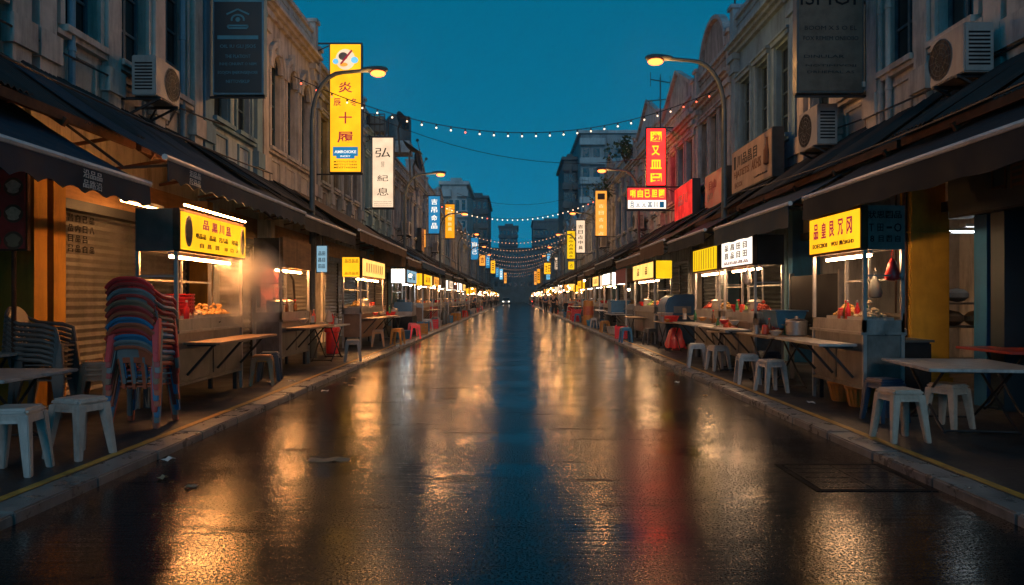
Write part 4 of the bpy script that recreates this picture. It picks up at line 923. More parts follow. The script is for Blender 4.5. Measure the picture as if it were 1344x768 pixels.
def p_tray(food):
    def f():
        t = thing('food_tray', (0,0,0), '', 'food tray'); MB().box(-.17,.17,-.23,.23,0,.012).box(-.17,-.16,-.23,.23,.012,.05).box(.16,.17,-.23,.23,.012,.05).box(-.16,.16,-.23,-.22,.012,.05).box(-.16,.16,.22,.23,.012,.05).build('tray', mt['steel_pale'], t)
        mb = MB()
        for k in range(46):
            x = random.uniform(-.13,.13); y = random.uniform(-.19,.19); z = .04+.20*(1-abs(x)/.17)*(1-abs(y)/.24)*random.random()**.6
            mb.ball((x,y,z), random.uniform(.022,.04), 6, (1,random.uniform(.7,1.5),.8))
        mb.build('food', mt[food], t, smooth=True); return t
    return f
def p_bottle(m_, cap):
    def f():
        t = thing('bottle', (0,0,0), '', 'bottle'); MB().lathe([(.028,0),(.034,.008),(.034,.13),(.014,.18),(.013,.22)], (0,0,0), 12).build('body', mt[m_], t, smooth=True)
        MB().lathe([(.016,.221),(.016,.245),(.01,.248)], (0,0,0), 10).build('cap', mt[cap], t); return t
    return f
def p_tub(m_):
    def f():
        t = thing('plastic_tub', (0,0,0), '', 'tub'); mb = MB()
        for z0,z1,a,b in ((0,.2,.14,.19),): 
            n=4; mb.add([(-a*1.0,-a*1.5,0),(a,-a*1.5,0),(a,a*1.5,0),(-a,a*1.5,0),(-b,-b*1.4,z1),(b,-b*1.4,z1),(b,b*1.4,z1),(-b,b*1.4,z1)], [(0,3,2,1),(0,1,5,4),(1,2,6,5),(2,3,7,6),(3,0,4,7),(4,5,6,7)])
        mb.build('body', mt[m_], t, bevel=.012); b=.19
        mb = MB().box(-b-.015,b+.015,-b*1.4-.015,b*1.4+.015,.201,.215); mb.build('rim', mt[m_], t, bevel=.004); return t
    return f
def p_basket(m_):
    def f():
        t = thing('plastic_basket', (0,0,0), '', 'basket'); mb = MB(); n = 20
        mb.lathe([(.11,0),(.12,.005),(.17,.13),(.18,.135),(.18,.15),(.165,.15),(.155,.13),(.11,.015)], (0,0,0), n); mb.build('body', mt[m_], t, smooth=True)
        mb = MB()
        for k in range(n): q = 2*math.pi*k/n; mb.bar((.122*math.cos(q),.122*math.sin(q),.01),(.174*math.cos(q),.174*math.sin(q),.132), .006)
        mb.build('rib', mt[m_], t); return t
    return f
def p_crate(m_):
    def f():
        t = thing('plastic_crate', (0,0,0), '', 'crate'); mb = MB().box(-.2,.2,-.28,.28,0,.02)
        for k in range(4):
            z = .03+k*.07; mb.box(-.2,-.18,-.28,.28,z,z+.05).box(.18,.2,-.28,.28,z,z+.05).box(-.18,.18,-.28,-.26,z,z+.05).box(-.18,.18,.26,.28,z,z+.05)
        mb.build('body', mt[m_], t)
        mb = MB()
        for x in (-.2,.16):
            for y in (-.28,.24): mb.box(x-.003 if x<0 else x,x+.04 if x<0 else x+.043,y-.003 if y<0 else y,y+.04 if y<0 else y+.043,0,.31)
        mb.build('corner_post', mt[m_], t); return t
    return f
def p_jar():
    t = thing('sauce_jar', (0,0,0), '', 'jar'); MB().lathe([(.04,0),(.05,.01),(.05,.1),(.04,.12)], (0,0,0), 12).build('body', mt['food_red'], t, smooth=True); MB().lathe([(.042,.121),(.042,.145),(.02,.15)], (0,0,0), 12).build('lid', mt['plastic_red'], t); return t
def p_bag(m_):
    def f():
        t = thing('plastic_bag', (0,0,0), '', 'bag'); MB().lathe([(.02,.0),(.045,-.05),(.065,-.12),(.085,-.2),(.07,-.25),(.02,-.265)], (0,0,0), 10).build('sack', mt[m_], t, smooth=True)
        MB().tube([(0,-.01,0),(0,-.03,.06),(0,0,.1),(0,.03,.06),(0,.01,0)], .004, 5).build('handle', mt[m_], t); return t
    return f
def p_bowl(m_):
    def f():
        t = thing('bowl', (0,0,0), '', 'bowl'); MB().lathe([(.04,0),(.045,.012),(.085,.06),(.092,.075),(.084,.073),(.04,.02)], (0,0,0), 16).build('body', mt[m_], t, smooth=True); MB().lathe([(.07,.055),(.06,.07),(.02,.085)], (0,0,0), 10).build('food', mt['food_pale'], t, smooth=True); return t
    return f
def p_tin():
    t = thing('chopstick_tin', (0,0,0), '', 'tin'); MB().lathe([(.045,0),(.045,.13),(.04,.13)], (0,0,0), 14).build('body', mt['steel_pale'], t, smooth=True); mb = MB()
    for k in range(9): a = k*.7; mb.bar((.02*math.cos(a),.02*math.sin(a),.02),(.045*math.cos(a),.045*math.sin(a),.24), .007)
    mb.build('chopsticks', mt['wood_top'], t); return t
GOODS = {
 'wbowl': (p_bowl('plastic_white'),'white bowl of food'), 'obowl': (p_bowl('plastic_orange'),'orange bowl of food'), 'rbowl': (p_bowl('plastic_red'),'red bowl of food'), 'tin': (p_tin,'tin of chopsticks'),
 'pot': (p_pot,'lidded steel pot'), 'gold': (p_tray('food_gold'),'tray of golden fried food'), 'pale': (p_tray('food_pale'),'tray of pale dumplings'), 'red': (p_tray('food_red'),'tray of red meat'), 'green': (p_tray('food_green'),'tray of green vegetables'),
 'bb': (p_bottle('bottle_brown','plastic_red'),'brown sauce bottle with red cap'), 'gb': (p_bottle('bottle_green','plastic_white'),'green bottle with white cap'), 'rb': (p_bottle('plastic_red','plastic_white'),'red sauce bottle'), 'yb': (p_bottle('e_lemon' if False else 'ochre','plastic_red'),'yellow mustard bottle'),
 'btub': (p_tub('plastic_blue'),'blue plastic tub'), 'wtub': (p_tub('plastic_white'),'white plastic tub'), 'rbas': (p_basket('plastic_red'),'red plastic basket'), 'obas': (p_basket('plastic_orange'),'orange plastic basket'), 'jar': (p_jar,'jar of chilli sauce with red lid'),
 'rcrate': (p_crate('plastic_red'),'red plastic crate'), 'bcrate': (p_crate('plastic_blue'),'blue plastic crate'), 'ocrate': (p_crate('plastic_orange'),'orange plastic crate')}
def goods(s, y0, z, x, seq, where):
    cnt = {}
    for key, dy, dx in seq:
        fn, nm = GOODS[key]; cnt[key] = cnt.get(key, 0)+1
        k = sum(1 for q in seq if q[0] == key)
        suffix = where if k == 1 else f'{where}, {["nearest","second","third","fourth","farthest"][cnt[key]-1] if cnt[key] < k else "farthest"}'
        place(key, fn, (s*(x+dx), y0+dy, z), f'{nm} {suffix}', random.uniform(-.2,.2) if key not in ('gold','pale','red','green') else 0)

LROWS = [('品',.33,.24,.085,.27,'e_ink_red'),('黒',.46,.26,.085,.27,'e_ink_red'),('川',.57,.26,.075,.27,'e_ink_red'),('昷',.68,.27,.085,.27,'e_ink_red'),('唱品品',.26,.58,.14,.14,'ink_black'),('品品',.43,.58,.10,.14,'ink_black'),('吕儿品',.60,.58,.14,.14,'ink_black'),('印品',.79,.58,.11,.14,'ink_black'),
         ('自',.27,.83,.055,.13,'ink_brown'),('昌',.38,.83,.055,.13,'ink_brown'),('网',.50,.83,.055,.13,'ink_brown'),('印',.64,.83,.05,.11,'ink_brown'),('口',.74,.83,.045,.11,'ink_brown'),('人',.83,.83,.035,.10,'ink_brown')]
S1 = stall(-1, 8.84, 2.13, .5, 'steel food stall with a yellow lit sign and steam, nearest on the left', rows=LROWS, side='sign_brown', tube='tube_soft')
p = [c for c in S1.children if c.name.startswith('sign_panel')][0]
for yy, rw in ((8.84+.20,.10),(8.84+1.98,.075)):
    MB().prism([(yy+rw*math.cos(q), 2.215+.19*math.sin(q)) for q in [2*math.pi*i/20 for i in range(20)]], 'x', -3.996+.0, -3.985).build('dish_picture', mt['board_beige'], p)
    MB().prism([(yy+rw*.75*math.cos(q)*(1+.1*math.sin(6*q)), 2.215+.15*math.sin(q)) for q in [2*math.pi*i/24 for i in range(24)]], 'x', -3.988, -3.981).build('dish_picture', mt['sign_brown'], p)
MB().tube([(-3.98, 8.9, 2.52), (-3.98, 10.9, 2.52)], .012, 6).build('top_tube_light', mt['tube_soft'], S1)
goods(-1, 8.84, 1.122, 4.04, [('pale',.85,.24),('gold',1.25,.24),('gold',1.72,.24),('rb',.52,.12),('jar',.62,.3)], 'on the nearest left stall counter')
for k in range(5): place('rbas', GOODS['rbas'][0], (-4.36, 9.62, 1.122+k*.045), ['bottom red basket of the stack on the nearest left stall','second red basket from the bottom on the nearest left stall','middle red basket of the stack on the nearest left stall','fourth red basket from the bottom on the nearest left stall','top red basket of the stack on the nearest left stall'][k])
S2 = stall(-1, 13.2, 1.8, .5, 'dim steel stall with a dark wooden sign board and red cloth, second on the left', sign=None, board='plywood', tube='tube_warm', side='tarp_dark', body='steel_dull', xf=4.17)
MB().box(-4.66,-4.645,13.5,14.5,1.2,1.95).build('backdrop_cloth', mt['dish_pink'], S2)
goods(-1, 13.2, 1.122, 4.17, [('pot',.4,.25),('pot',1.0,.26),('bb',.7,.12),('bb',1.3,.14)], 'on the dim left stall under the wooden board')
S3 = stall(-1, 19.5, 3.3, .5, 'brightly lit stall with yellow signs on two faces, third on the left', sign='e_yellow_pale', sideface='e_yellow', side_rows=[('品吕品品',.5,.18,.8,.2),('品吕品吕',.5,.84,.8,.14)], rows=[('川',.15+.1*i,.5,.06,.6,'ink_brown') for i in range(8)], body='plastic_brown', xf=4.06, tube='tube_warm')
goods(-1, 19.5, 1.122, 4.06, [('gold',.5,.25),('pale',1.0,.25),('pot',1.6,.25),('red',2.2,.25),('jar',2.7,.2)], 'on the third left stall counter')
S4 = stall(-1, 27.4, 2.6, .55, 'stall with a plain white glowing side sign on the left', sign='e_dimblue', sideface='e_white_hot', tube='tube_cool', body='tarp_dark', shelf=False, rows=[('品',.3,.5,.2,.5,'ink_grey'),('品',.7,.5,.2,.5,'ink_grey')])
goods(-1, 27.4, 1.122, 4.06, [('btub',.5,.25),('wtub',1.2,.25),('red',1.9,.25)], 'on the white signed left stall')
RROWS = [(c,.17+.165*i,.38,.095,.44,'e_ink_red') for i, c in enumerate('品皇艮冗冈')]+[('EOECI',.2,.8,.2,.12,'ink_brown'),('BOB',.36,.8,.1,.12,'ink_brown'),('WOU',.55,.8,.13,.12,'ink_brown'),('圓凸BGHD',.78,.8,.26,.12,'ink_brown')]
S5 = stall(1, 8.57, 1.48, .48, 'steel food stall with a yellow lit sign of red characters, nearest on the right', rows=RROWS, side='steel_dull', side_rows=[('狀思图品',.5,.2,.9,.18),('T',.14,.5,.12,.18),('田',.38,.5,.16,.18),('一',.62,.5,.14,.05),('O',.85,.5,.2,.2),('8',.16,.76,.11,.15),('目',.4,.76,.13,.15),('图',.62,.76,.14,.15),('自',.85,.76,.14,.15)], tube='tube')
goods(1, 8.57, 1.122, 4.04, [('pale',.3,.22),('rb',.62,.1),('yb',.72,.12),('gold',.95,.24),('jar',.8,.1),('rb',.5,.16),('gb',.56,.3)], 'on the nearest right stall counter')
S6 = stall(1, 12.5, 1.85, .5, 'stall with a white lit menu sign and long tube lights, second on the right', sign='e_white', rows=[(c,.2+.2*(i%4),.25+.33*(i//4),.12,.25,'ink_brown') for i, c in enumerate('品昌田目昌品目田')]+[('品田品昌品',.5,.87,.8,.12,'ink_red')], xf=4.05)
goods(1, 12.5, 1.122, 4.05, [('red',.3,.24),('pot',.75,.28),('jar',1.0,.1),('green',1.15,.26),('gb',1.45,.14),('bb',1.55,.2),('rbas',1.65,.26)], 'on the white menu stall counter')
S7 = stall(1, 14.7, 1.95, .5, 'stall with a yellow slatted sign beside the white menu stall', sign='e_lemon', rows=[('I',.1+.1*i,.5,.012,.9,'ink_brown') for i in range(9)], xf=4.05, tube='tube')
goods(1, 14.7, 1.122, 4.05, [('gold',.4,.25),('pot',.95,.27),('red',1.45,.25)], 'on the yellow slatted stall counter')
S8 = stall(1, 21.2, 3.6, .5, 'bright stall with two yellow lantern panels, past the blue domed cover', sign='e_yellow_pale', sideface='e_lemon', rows=[('品',.3,.5,.1,.5,'ink_brown'),('品',.7,.5,.1,.5,'ink_brown')], xf=4.0, shelf=False)
goods(1, 21.2, 1.122, 4.0, [('red',.5,.25),('gold',1.1,.25),('green',1.7,.25),('pot',2.4,.25),('rbas',3.0,.25)], 'on the lantern panel stall on the right')
# repeats down the street
FSIGN = [('e_yellow','e_yellow','yellow sign'),(None,None,'bare dark board'),('e_white_hot','e_white_hot','white sign'),('e_orange','e_yellow_pale','orange sign'),(None,None,'red cloth board'),('e_yellow_pale','e_cream','pale yellow sign'),('e_cream','e_white','cream sign')]
for s, ys, side in ((-1, 32.5, 'left'), (1, 27.0, 'right')):
    y = ys; k = 0; protos = {}; seq = random.Random(11 if s < 0 else 5)
    while y < 190:
        c = (0,3,1,6,4,2,5,1,0,4)[(k+(0 if s < 0 else 4)) % 10]; fs, sf, nm = FSIGN[c]
        lab = f'food stall with {nm}, {NUM[min(k+4,19)]} along the {side} pavement' if y < 75 else f'tiny far stall with {nm} on the {side} side'
        gp = 'food stalls along the pavement' if y < 75 else f'far {nm} stalls on the {side}'
        if c not in protos:
            protos[c] = stall(s, y, 2.5, .6, lab, sign=fs, sideface=sf, side='tarp_dark' if c == 1 else 'canvas_brown', board=None if fs else ('tarp_dark' if c == 1 else 'dish_pink'), tube=('tube_far','tube_cool_far','tube_far','tube_far',None,'tube_cool_far','tube_far')[c], near=False, body=('plastic_brown','steel_dull','tarp_dark','board_red','steel_dull','plastic_darkblue','steel_dull')[c], shelf=c % 2 == 0, rows=[('品',.3,.5,.12,.5,'ink_brown'),('昌',.55,.5,.12,.5,'ink_brown'),('田',.8,.5,.12,.5,'ink_brown')] if fs else (), group=gp)
        else: dup(protos[c], (s*(4.04+seq.uniform(-.1,.35)), y, PZ), seq.uniform(-.05,.05), lab, gp, (1, seq.uniform(.75,1.1), seq.uniform(.88,1.1)))
        if y < 80:
            seqs = [[('gold',.5,.3),('pot',1.2,.3),('red',2.,.3)],[('pale',.6,.3),('btub',1.5,.3)],[('rbas',.6,.3),('green',1.3,.3),('pot',2.,.3)]][k % 3]
            goods(s, y, 1.122, 4.04, seqs, f'on the {NUM[min(k+4,19)]} stall along the {side}')
        y += 3.1+seq.uniform(0,1.7) if y < 90 else 4.2+seq.uniform(0,1.5); k += 1
    # warm bulbs hung under the canopies
    def p_hang(): 
        t = thing('hanging_bulb', (0,0,0), '', 'bulb'); MB().tube([(0,0,.02),(0,0,.5)], .008, 5).build('cord', mt['dark_metal'], t); MB().ball((0,0,0), .055, 8).build('bulb', mt['bulb_hang'], t, smooth=True); return t
    for k in range(44):
        y = 22+k*3.5+random.uniform(-1,1)
        place('hang', p_hang, (s*random.uniform(3.6,5.0), y, random.uniform(1.7,2.4)), f'warm bare bulb hung under the canopies on the {side} side', group=f'bare bulbs under the {side} canopies')

# small things of the nearest stalls
def hang_bag(key, m_, loc, label):
    place(key, p_bag(m_), loc, label)
hang_bag('redbag', 'plastic_red', (4.40, 8.62, 1.86), 'red plastic bag hung from the post of the nearest right stall')
hang_bag('bluebag', 'plastic_bluegrey', (4.36, 8.95, 1.66), 'pale blue bag hung inside the nearest right stall')
hang_bag('whitebag', 'plastic_white', (4.06, 12.9, 1.9), 'white bag hung from the white menu stall frame')
t = thing('goose_neck_hose', (-4.45, 14.6, 1.0), 'curved black hose rising above the dim left stall', 'hose')
MB().tube([(-4.4,14.75,1.0),(-4.38,14.7,1.3),(-4.35,14.5,1.75),(-4.35,14.2,1.92),(-4.35,13.95,1.85)], .022, 8).build('hose', mt['dark_metal'], t, smooth=True); MB().ball((-4.4,14.75,1.05), .09, 8, (1,1,1.2)).build('base', mt['dark_metal'], t)
for k in range(2): place('obas_', p_basket('plastic_orange'), (4.22, 9.05+.5*k, PZ), ['orange basket under the near end of the nearest right stall','orange basket under the far end of the nearest right stall'][k], 0, None, (1,1,1.7))
place('btub', GOODS['btub'][0], (4.22, 11.6, .93), 'blue tub standing on the table before the white menu stall', 0, None, (1.25,1.25,1.3))

# steam over the left stall
def steam_mat():
    m = bpy.data.materials.new('steam'); m.use_nodes = True; t = m.node_tree; t.nodes.remove(t.nodes["Principled BSDF"]); v = t.nodes.new("ShaderNodeVolumePrincipled"); v.inputs["Color"].default_value = (.95,.93,.9,1)
    co = t.nodes.new("ShaderNodeTexCoord"); no = t.nodes.new("ShaderNodeTexNoise"); no.inputs["Scale"].default_value = 2.6; no.inputs["Detail"].default_value = 4; t.links.new(co.outputs["Object"], no.inputs["Vector"])
    ln = t.nodes.new("ShaderNodeVectorMath"); ln.operation = 'LENGTH'
    mp = t.nodes.new("ShaderNodeMapping"); mp.inputs["Scale"].default_value = (1/.5,1/1.25,1/.8); t.links.new(co.outputs["Object"], mp.inputs[0]); t.links.new(mp.outputs[0], ln.inputs[0])
    fr = t.nodes.new("ShaderNodeMapRange"); fr.inputs[1].default_value = 0.1; fr.inputs[2].default_value = .95; fr.inputs[3].default_value = 1; fr.inputs[4].default_value = 0; t.links.new(ln.outputs["Value"], fr.inputs[0])
    r = t.nodes.new("ShaderNodeMapRange"); r.inputs[1].default_value = .42; r.inputs[2].default_value = .78; r.inputs[4].default_value = 11; t.links.new(no.outputs[0], r.inputs[0])
    k = t.nodes.new("ShaderNodeMath"); k.operation = 'MULTIPLY'; t.links.new(fr.outputs[0], k.inputs[0]); t.links.new(r.outputs[0], k.inputs[1]); t.links.new(k.outputs[0], v.inputs["Density"]); t.links.new(v.outputs[0], t.nodes["Material Output"].inputs["Volume"]); return m
mt['steam'] = steam_mat()
o = MB().ball((0,0,0), 1, 16, (.5,1.25,.8)).build('steam', mt['steam']); o.location = (-4.0, 11.2, 1.6); o['kind'] = 'stuff'

# ------------------------------------------------------------------ stools, chairs, tables
def p_stool(m_):
    def f():
        t = thing('plastic_stool', (0,0,0), '', 'stool'); h = .46
        mb = MB(); a, b = .138, .148
        mb.add([(-a,-a,h),(a,-a,h),(a,a,h),(-a,a,h),(-b,-b,h-.05),(b,-b,h-.05),(b,b,h-.05),(-b,b,h-.05)], [(0,1,2,3),(4,7,6,5),(0,4,5,1),(1,5,6,2),(2,6,7,3),(3,7,4,0)])
        mb.build('seat', mt[m_], t, smooth=True, bevel=.018)
        for sx in (-1,1):
            for sy in (-1,1):
                vs = []
                for z, c, w in ((h-.045,.112,.036),(0,.160,.023)): vs += [(sx*c-w,sy*c-w,z),(sx*c+w,sy*c-w,z),(sx*c+w,sy*c+w,z),(sx*c-w,sy*c+w,z)]
                MB().add(vs, [(0,1,2,3),(4,7,6,5),(0,4,5,1),(1,5,6,2),(2,6,7,3),(3,7,4,0)]).build('leg', mt[m_], t, bevel=.006)
        mb = MB()
        for sx, sy in ((1,0),(-1,0),(0,1),(0,-1)):
            w = .12; mb.add([(sx*.133+sy*w-.008*abs(sx), sy*.133+sx*w-.008*abs(sy), h-.048),(sx*.133-sy*w-.008*abs(sx), sy*.133-sx*w-.008*abs(sy), h-.048),(sx*.138-sy*.11, sy*.138-sx*.11, h-.10),(sx*.138+sy*.11, sy*.138+sx*.11, h-.10),
                   (sx*.133+sy*w+.008*abs(sx), sy*.133+sx*w+.008*abs(sy), h-.048),(sx*.133-sy*w+.008*abs(sx), sy*.133-sx*w+.008*abs(sy), h-.048),(sx*.148-sy*.11, sy*.148-sx*.11, h-.10),(sx*.148+sy*.11, sy*.148+sx*.11, h-.10)], [(0,1,2,3),(4,7,6,5),(0,4,5,1),(1,5,6,2),(2,6,7,3),(3,7,4,0)])
        mb.build('apron', mt[m_], t); return t
    return f
def stool(m_, x, y, rz, label, z=PZ, sc=None): return place('stool_'+m_, p_stool(m_), (x,y,z), label, rz, 'plastic stools on the pavements', sc)
stool('plastic_white', -3.80, 5.62, .15, 'pale stool nearest the camera at the left edge of the picture', sc=(1.08,1.08,1.1))
stool('plastic_white', -3.66, 6.22, -.3, 'pale stool behind the nearest one, beside the grey left table', sc=(1.08,1.08,1.08))
stool('plastic_cream', 3.60, 6.92, .1, 'cream stool beside the right kerb in front of the grey folding table', sc=(1.05,1.05,1.05))
stool('plastic_cream', 4.42, 7.55, .5, 'cream stool half hidden under the right grey folding table')
stool('plastic_darkblue', 4.0, 8.0, .2, 'dark blue stool behind the cream stool by the right stall')
stool('plastic_white', 3.62, 10.45, .2, 'pale stool beside the folding shelf, nearer of the pair past the yellow sign stall')
stool('plastic_white', 3.60, 11.45, -.1, 'pale stool, farther of the pair past the yellow sign stall')
stool('plastic_white', 3.72, 13.55, .2, 'pale stool before the round table of the white menu stall')
stool('plastic_white', 3.48, 14.15, -.15, 'pale stool closest to the kerb before the white menu stall')
stool('plastic_blue', 3.28, 21.9, .1, 'blue stool standing at the right kerb')
stool('plastic_grey', 3.85, 21.0, .3, 'grey stool in front of the blue domed cover')
stool('plastic_white', 4.3, 20.6, .3, 'pale stool half behind the blue domed cover')
stool('plastic_orange', -3.86, 11.3, .25, 'orange stool at the end of the nearest left stall shelf')
stool('plastic_grey', -3.40, 15.5, .2, 'grey stool beside the table of the dim left stall')
stool('plastic_orange', -3.75, 20.2, .2, 'orange stool beside the third left stall')
stool('plastic_orange', -3.35, 21.1, -.2, 'orange stool nearest the kerb past the third left stall')
stool('plastic_red', -3.22, 23.9, .15, 'bright red stool at the left kerb')
stool('plastic_red', -3.55, 25.6, .15, 'red stool behind the bright red one on the left')
stool('plastic_grey', -3.55, 32.6, .1, 'grey stool alone past the white sign stall on the left')
stool('plastic_darkblue', 4.15, 12.1, .1, 'dark blue stool under the table before the white menu stall')
stool('plastic_darkblue', -3.95, 11.9, .2, 'dark stool behind the orange stool on the left')
for k in range(26):
    s = -1 if k % 2 else 1; y = 28+k*2.0+random.uniform(0,1); m_ = random.choice(['plastic_white','plastic_red','plastic_blue','plastic_orange','plastic_grey'])
    stool(m_, s*random.uniform(3.42,3.75), y, random.uniform(-.6,.6), f'far {m_[8:]} stool on the {"left" if s < 0 else "right"} pavement, {NUM[k//2]} in the distance')

def p_chair(m_):
    def f():
        t = thing('plastic_chair', (0,0,0), '', 'chair')
        MB().sheet(lambda u,v: (u*(.21+.015*v), v*.21, .43-.02*(1-u*u)*(1-v*v)-.02*max(0,v)**2), linspace(-1,1,7), linspace(-1,1,7), (0,0,-.016)).build('seat', mt[m_], t, smooth=True)
        # open-backed rest at -y: curved top band with a rolled rim, side posts, three slats
        fb = lambda u, q: (u*(.205+.02*q), -.205-.12*q-.03*(1-u*u), .40+((.84-.10*abs(u)**3)-.40)*q)
        mb = MB().sheet(fb, linspace(-1,1,13), linspace(.62,1,5), (0,.018,0))
        mb.tube([Vector(fb(u,1))+Vector((0,-.008,-.004)) for u in linspace(-1,1,15)], .019, 6)
        for u in (-.97,-.5,0,.5,.97): w = .026 if abs(u) > .9 else .02; mb.bar(Vector(fb(u,0))+Vector((0,.009,0)), Vector(fb(u,.64))+Vector((0,.009,0)), w*1.6, .02, up=(0,1,0))
        mb.build('backrest', mt[m_], t, smooth=True)
        for sx in (-1,1):
            MB().tube([(sx*.215,-.31,.72),(sx*.245,-.2,.66),(sx*.25,.05,.64),(sx*.24,.17,.60),(sx*.225,.2,.44)], [.018,.024,.026,.022,.02], 6).build('arm', mt[m_], t, smooth=True)
            for sy in (-1,1):
                vs = []
                for z, cx, cy2, w in ((.44,.20,.185,.04),(0,.235,.235 if sy > 0 else .27,.026)): vs += [(sx*cx-w,sy*cy2-w,z),(sx*cx+w,sy*cy2-w,z),(sx*cx+w,sy*cy2+w,z),(sx*cx-w,sy*cy2+w,z)]
                MB().add(vs, [(0,1,2,3),(4,7,6,5),(0,4,5,1),(1,5,6,2),(2,6,7,3),(3,7,4,0)]).build('leg', mt[m_], t, bevel=.008)
        return t
    return f
ORD = ['bottom','second from the bottom','third from the bottom','fourth from the bottom','fifth from the bottom','sixth from the bottom','seventh from the bottom','sixth from the top','fifth from the top','fourth from the top','third from the top','second from the top','top']
CC = ['plastic_rust','plastic_bluegrey','plastic_blue','plastic_darkred','plastic_rust','plastic_blue','plastic_rust','plastic_darkred','plastic_brown','plastic_darkred','plastic_bluegrey','plastic_darkred','plastic_red']
CNM = {'plastic_rust':'rust red','plastic_bluegrey':'blue grey','plastic_blue':'blue','plastic_darkred':'dark red','plastic_brown':'brown','plastic_red':'bright red'}
for k, m_ in enumerate(CC):
    place('chair_'+m_, p_chair(m_), (-3.90+.005*k+random.uniform(-.012,.012), 7.78-.010*k+random.uniform(-.006,.006), PZ+.0575*k), f'{CNM[m_]} plastic chair, {ORD[k]} of the tall stack', R(4)+random.uniform(-.03,.03), 'plastic chairs in the tall stack')
DORD = ['bottom','second','third','fourth','fifth','sixth','seventh','top']
for q, (bx, by, rz) in enumerate(((-5.30, 8.35, R(-80)),)):
    for k in range(8): place('chair_plastic_grey', p_chair('plastic_grey'), (bx+.004*k, by, PZ+.055*k), f'dark grey chair, {DORD[k]}{" from the bottom" if 0 < k < 7 else ""} of the dark stack behind the near left table', rz, 'dark chairs in the low stack')
for k in range(3): stool('plastic_brown', -4.95, 8.75, .3, f'{["bottom","middle","top"][k]} brown stool of the short stack before the grey roller shutter', PZ+.06*k)
place('chair_plastic_brown', p_chair('plastic_brown'), (-4.75, 9.1, PZ), 'single brown chair between the short stool stack and the tall chair stack', R(200))

def folding_table(x0, x1, y0, y1, h, m_, label, rot=0., round_=False, legm='dark_metal'):
    xc, yc = (x0+x1)/2, (y0+y1)/2; t = thing('folding_table', (xc, yc, PZ), label, 'table', 'folding tables on the pavements')
    hx, hy = (x1-x0)/2, (y1-y0)/2
    if round_: MB().prism([(xc+hx*math.cos(q), yc+hy*math.sin(q)) for q in [2*math.pi*i/28 for i in range(28)]], 'z', h-.03, h).build('tabletop', mt[m_], t, bevel=.006)
    else: MB().box(x0,x1,y0,y1,h-.03,h).build('tabletop', mt[m_], t, bevel=.008)
    for sx in (-1,1):
        mb = MB(); xx = xc+sx*hx*.62
        mb.tube([(xx, yc-hy*.75, PZ+.015), (xx, yc-hy*.5, PZ+.10), (xx, yc+hy*.6, h-.05)], .014, 8); mb.build('leg', mt[legm], t, smooth=True)
        mb = MB(); mb.tube([(xx-sx*.03, yc+hy*.75, PZ+.015), (xx-sx*.03, yc+hy*.5, PZ+.10), (xx-sx*.03, yc-hy*.6, h-.05)], .014, 8); mb.build('leg', mt[legm], t, smooth=True)
    mb = MB()
    for yy in (yc-hy*.6, yc+hy*.6): mb.tube([(xc-hx*.62, yy, h-.05), (xc+hx*.62, yy, h-.05)], .012, 6)
    for yy in (yc-hy*.72, yc+hy*.72): mb.tube([(xc-hx*.62, yy, PZ+.03), (xc+hx*.62, yy, PZ+.03)], .012, 6)
    mb.build('crossbar', mt[legm], t); t.rotation_euler = (0,0,rot); return t
folding_table(4.05, 5.15, 7.0, 8.3, .72, 'table_grey', 'grey folding table with black crossed legs nearest on the right', R(-8))
folding_table(5.3, 6.6, 7.9, 8.9, .82, 'table_red', 'red topped table at the right edge of the picture')
folding_table(-5.6, -4.22, 6.1, 7.15, .72, 'table_grey', 'grey folding table nearest on the left')
folding_table(-6.4, -5.42, 7.5, 8.3, .80, 'table_grey', 'grey table beneath the red menu board')
folding_table(3.62, 4.4, 10.6, 12.1, .84, 'wood_top', 'wooden topped table between the two nearest right stalls')
folding_table(3.55, 4.35, 13.2, 14.1, .80, 'steel_pale', 'round metal table in front of the white menu stall', 0, True)
folding_table(-4.35, -3.7, 15.2, 16.6, .82, 'table_grey', 'grey table with black legs past the dim left stall')
folding_table(3.6, 4.2, 18.0, 19.4, .80, 'wood_top', 'wooden topped table beside the red draped stools on the right')
folding_table(3.5, 4.3, 22.6, 24.2, .80, 'wood_top', 'wooden table just past the blue kerb stool')
folding_table(3.5, 4.3, 27.0, 29.0, .80, 'table_grey', 'grey table under the flat blue box on the right')
folding_table(-4.4, -3.7, 23.6, 25.0, .80, 'table_grey', 'grey table behind the bright red stool on the left')
goods(1, 10.6, .84, 3.62, [('pot',.35,.55),('jar',.7,.2),('bb',.8,.3),('red',1.1,.5),('wbowl',.25,.2),('obowl',.5,.32),('tin',.95,.15),('wbowl',1.3,.25),('gb',.62,.5)], 'on the wooden table between the right stalls')
goods(1, 13.2, .80, 3.55, [('obas',.5,.5),('jar',.3,.3),('gb',.65,.25),('rbowl',.35,.45),('tin',.7,.5),('wbowl',.5,.22)], 'on the round metal table')
goods(1, 18.0, .80, 3.6, [('rbas',.4,.3),('rbas',.85,.3),('wtub',1.2,.3),('obowl',.2,.15),('tin',.62,.12)], 'on the wooden table near the red stools')
place('cloth_bag', p_bag('cloth_pale'), (-4.0, 15.9, 1.13), 'pale folded sack on the grey table past the dim left stall')
goods(1, 12.5, .93, 3.6, [('wbowl',.3,.2),('rbowl',.75,.15),('tin',1.0,.2),('bb',1.3,.1),('obowl',1.6,.2)], 'on the folding shelf of the white menu stall')
goods(1, 14.7, .93, 3.6, [('obowl',.3,.2),('gb',.7,.15),('wbowl',1.1,.2),('tin',1.5,.12)], 'on the folding shelf of the yellow slatted stall')
goods(-1, 13.2, .93, 3.72, [('wbowl',.5,.2),('tin',.9,.15),('rb',1.2,.2)], 'on the folding shelf of the dim left stall')
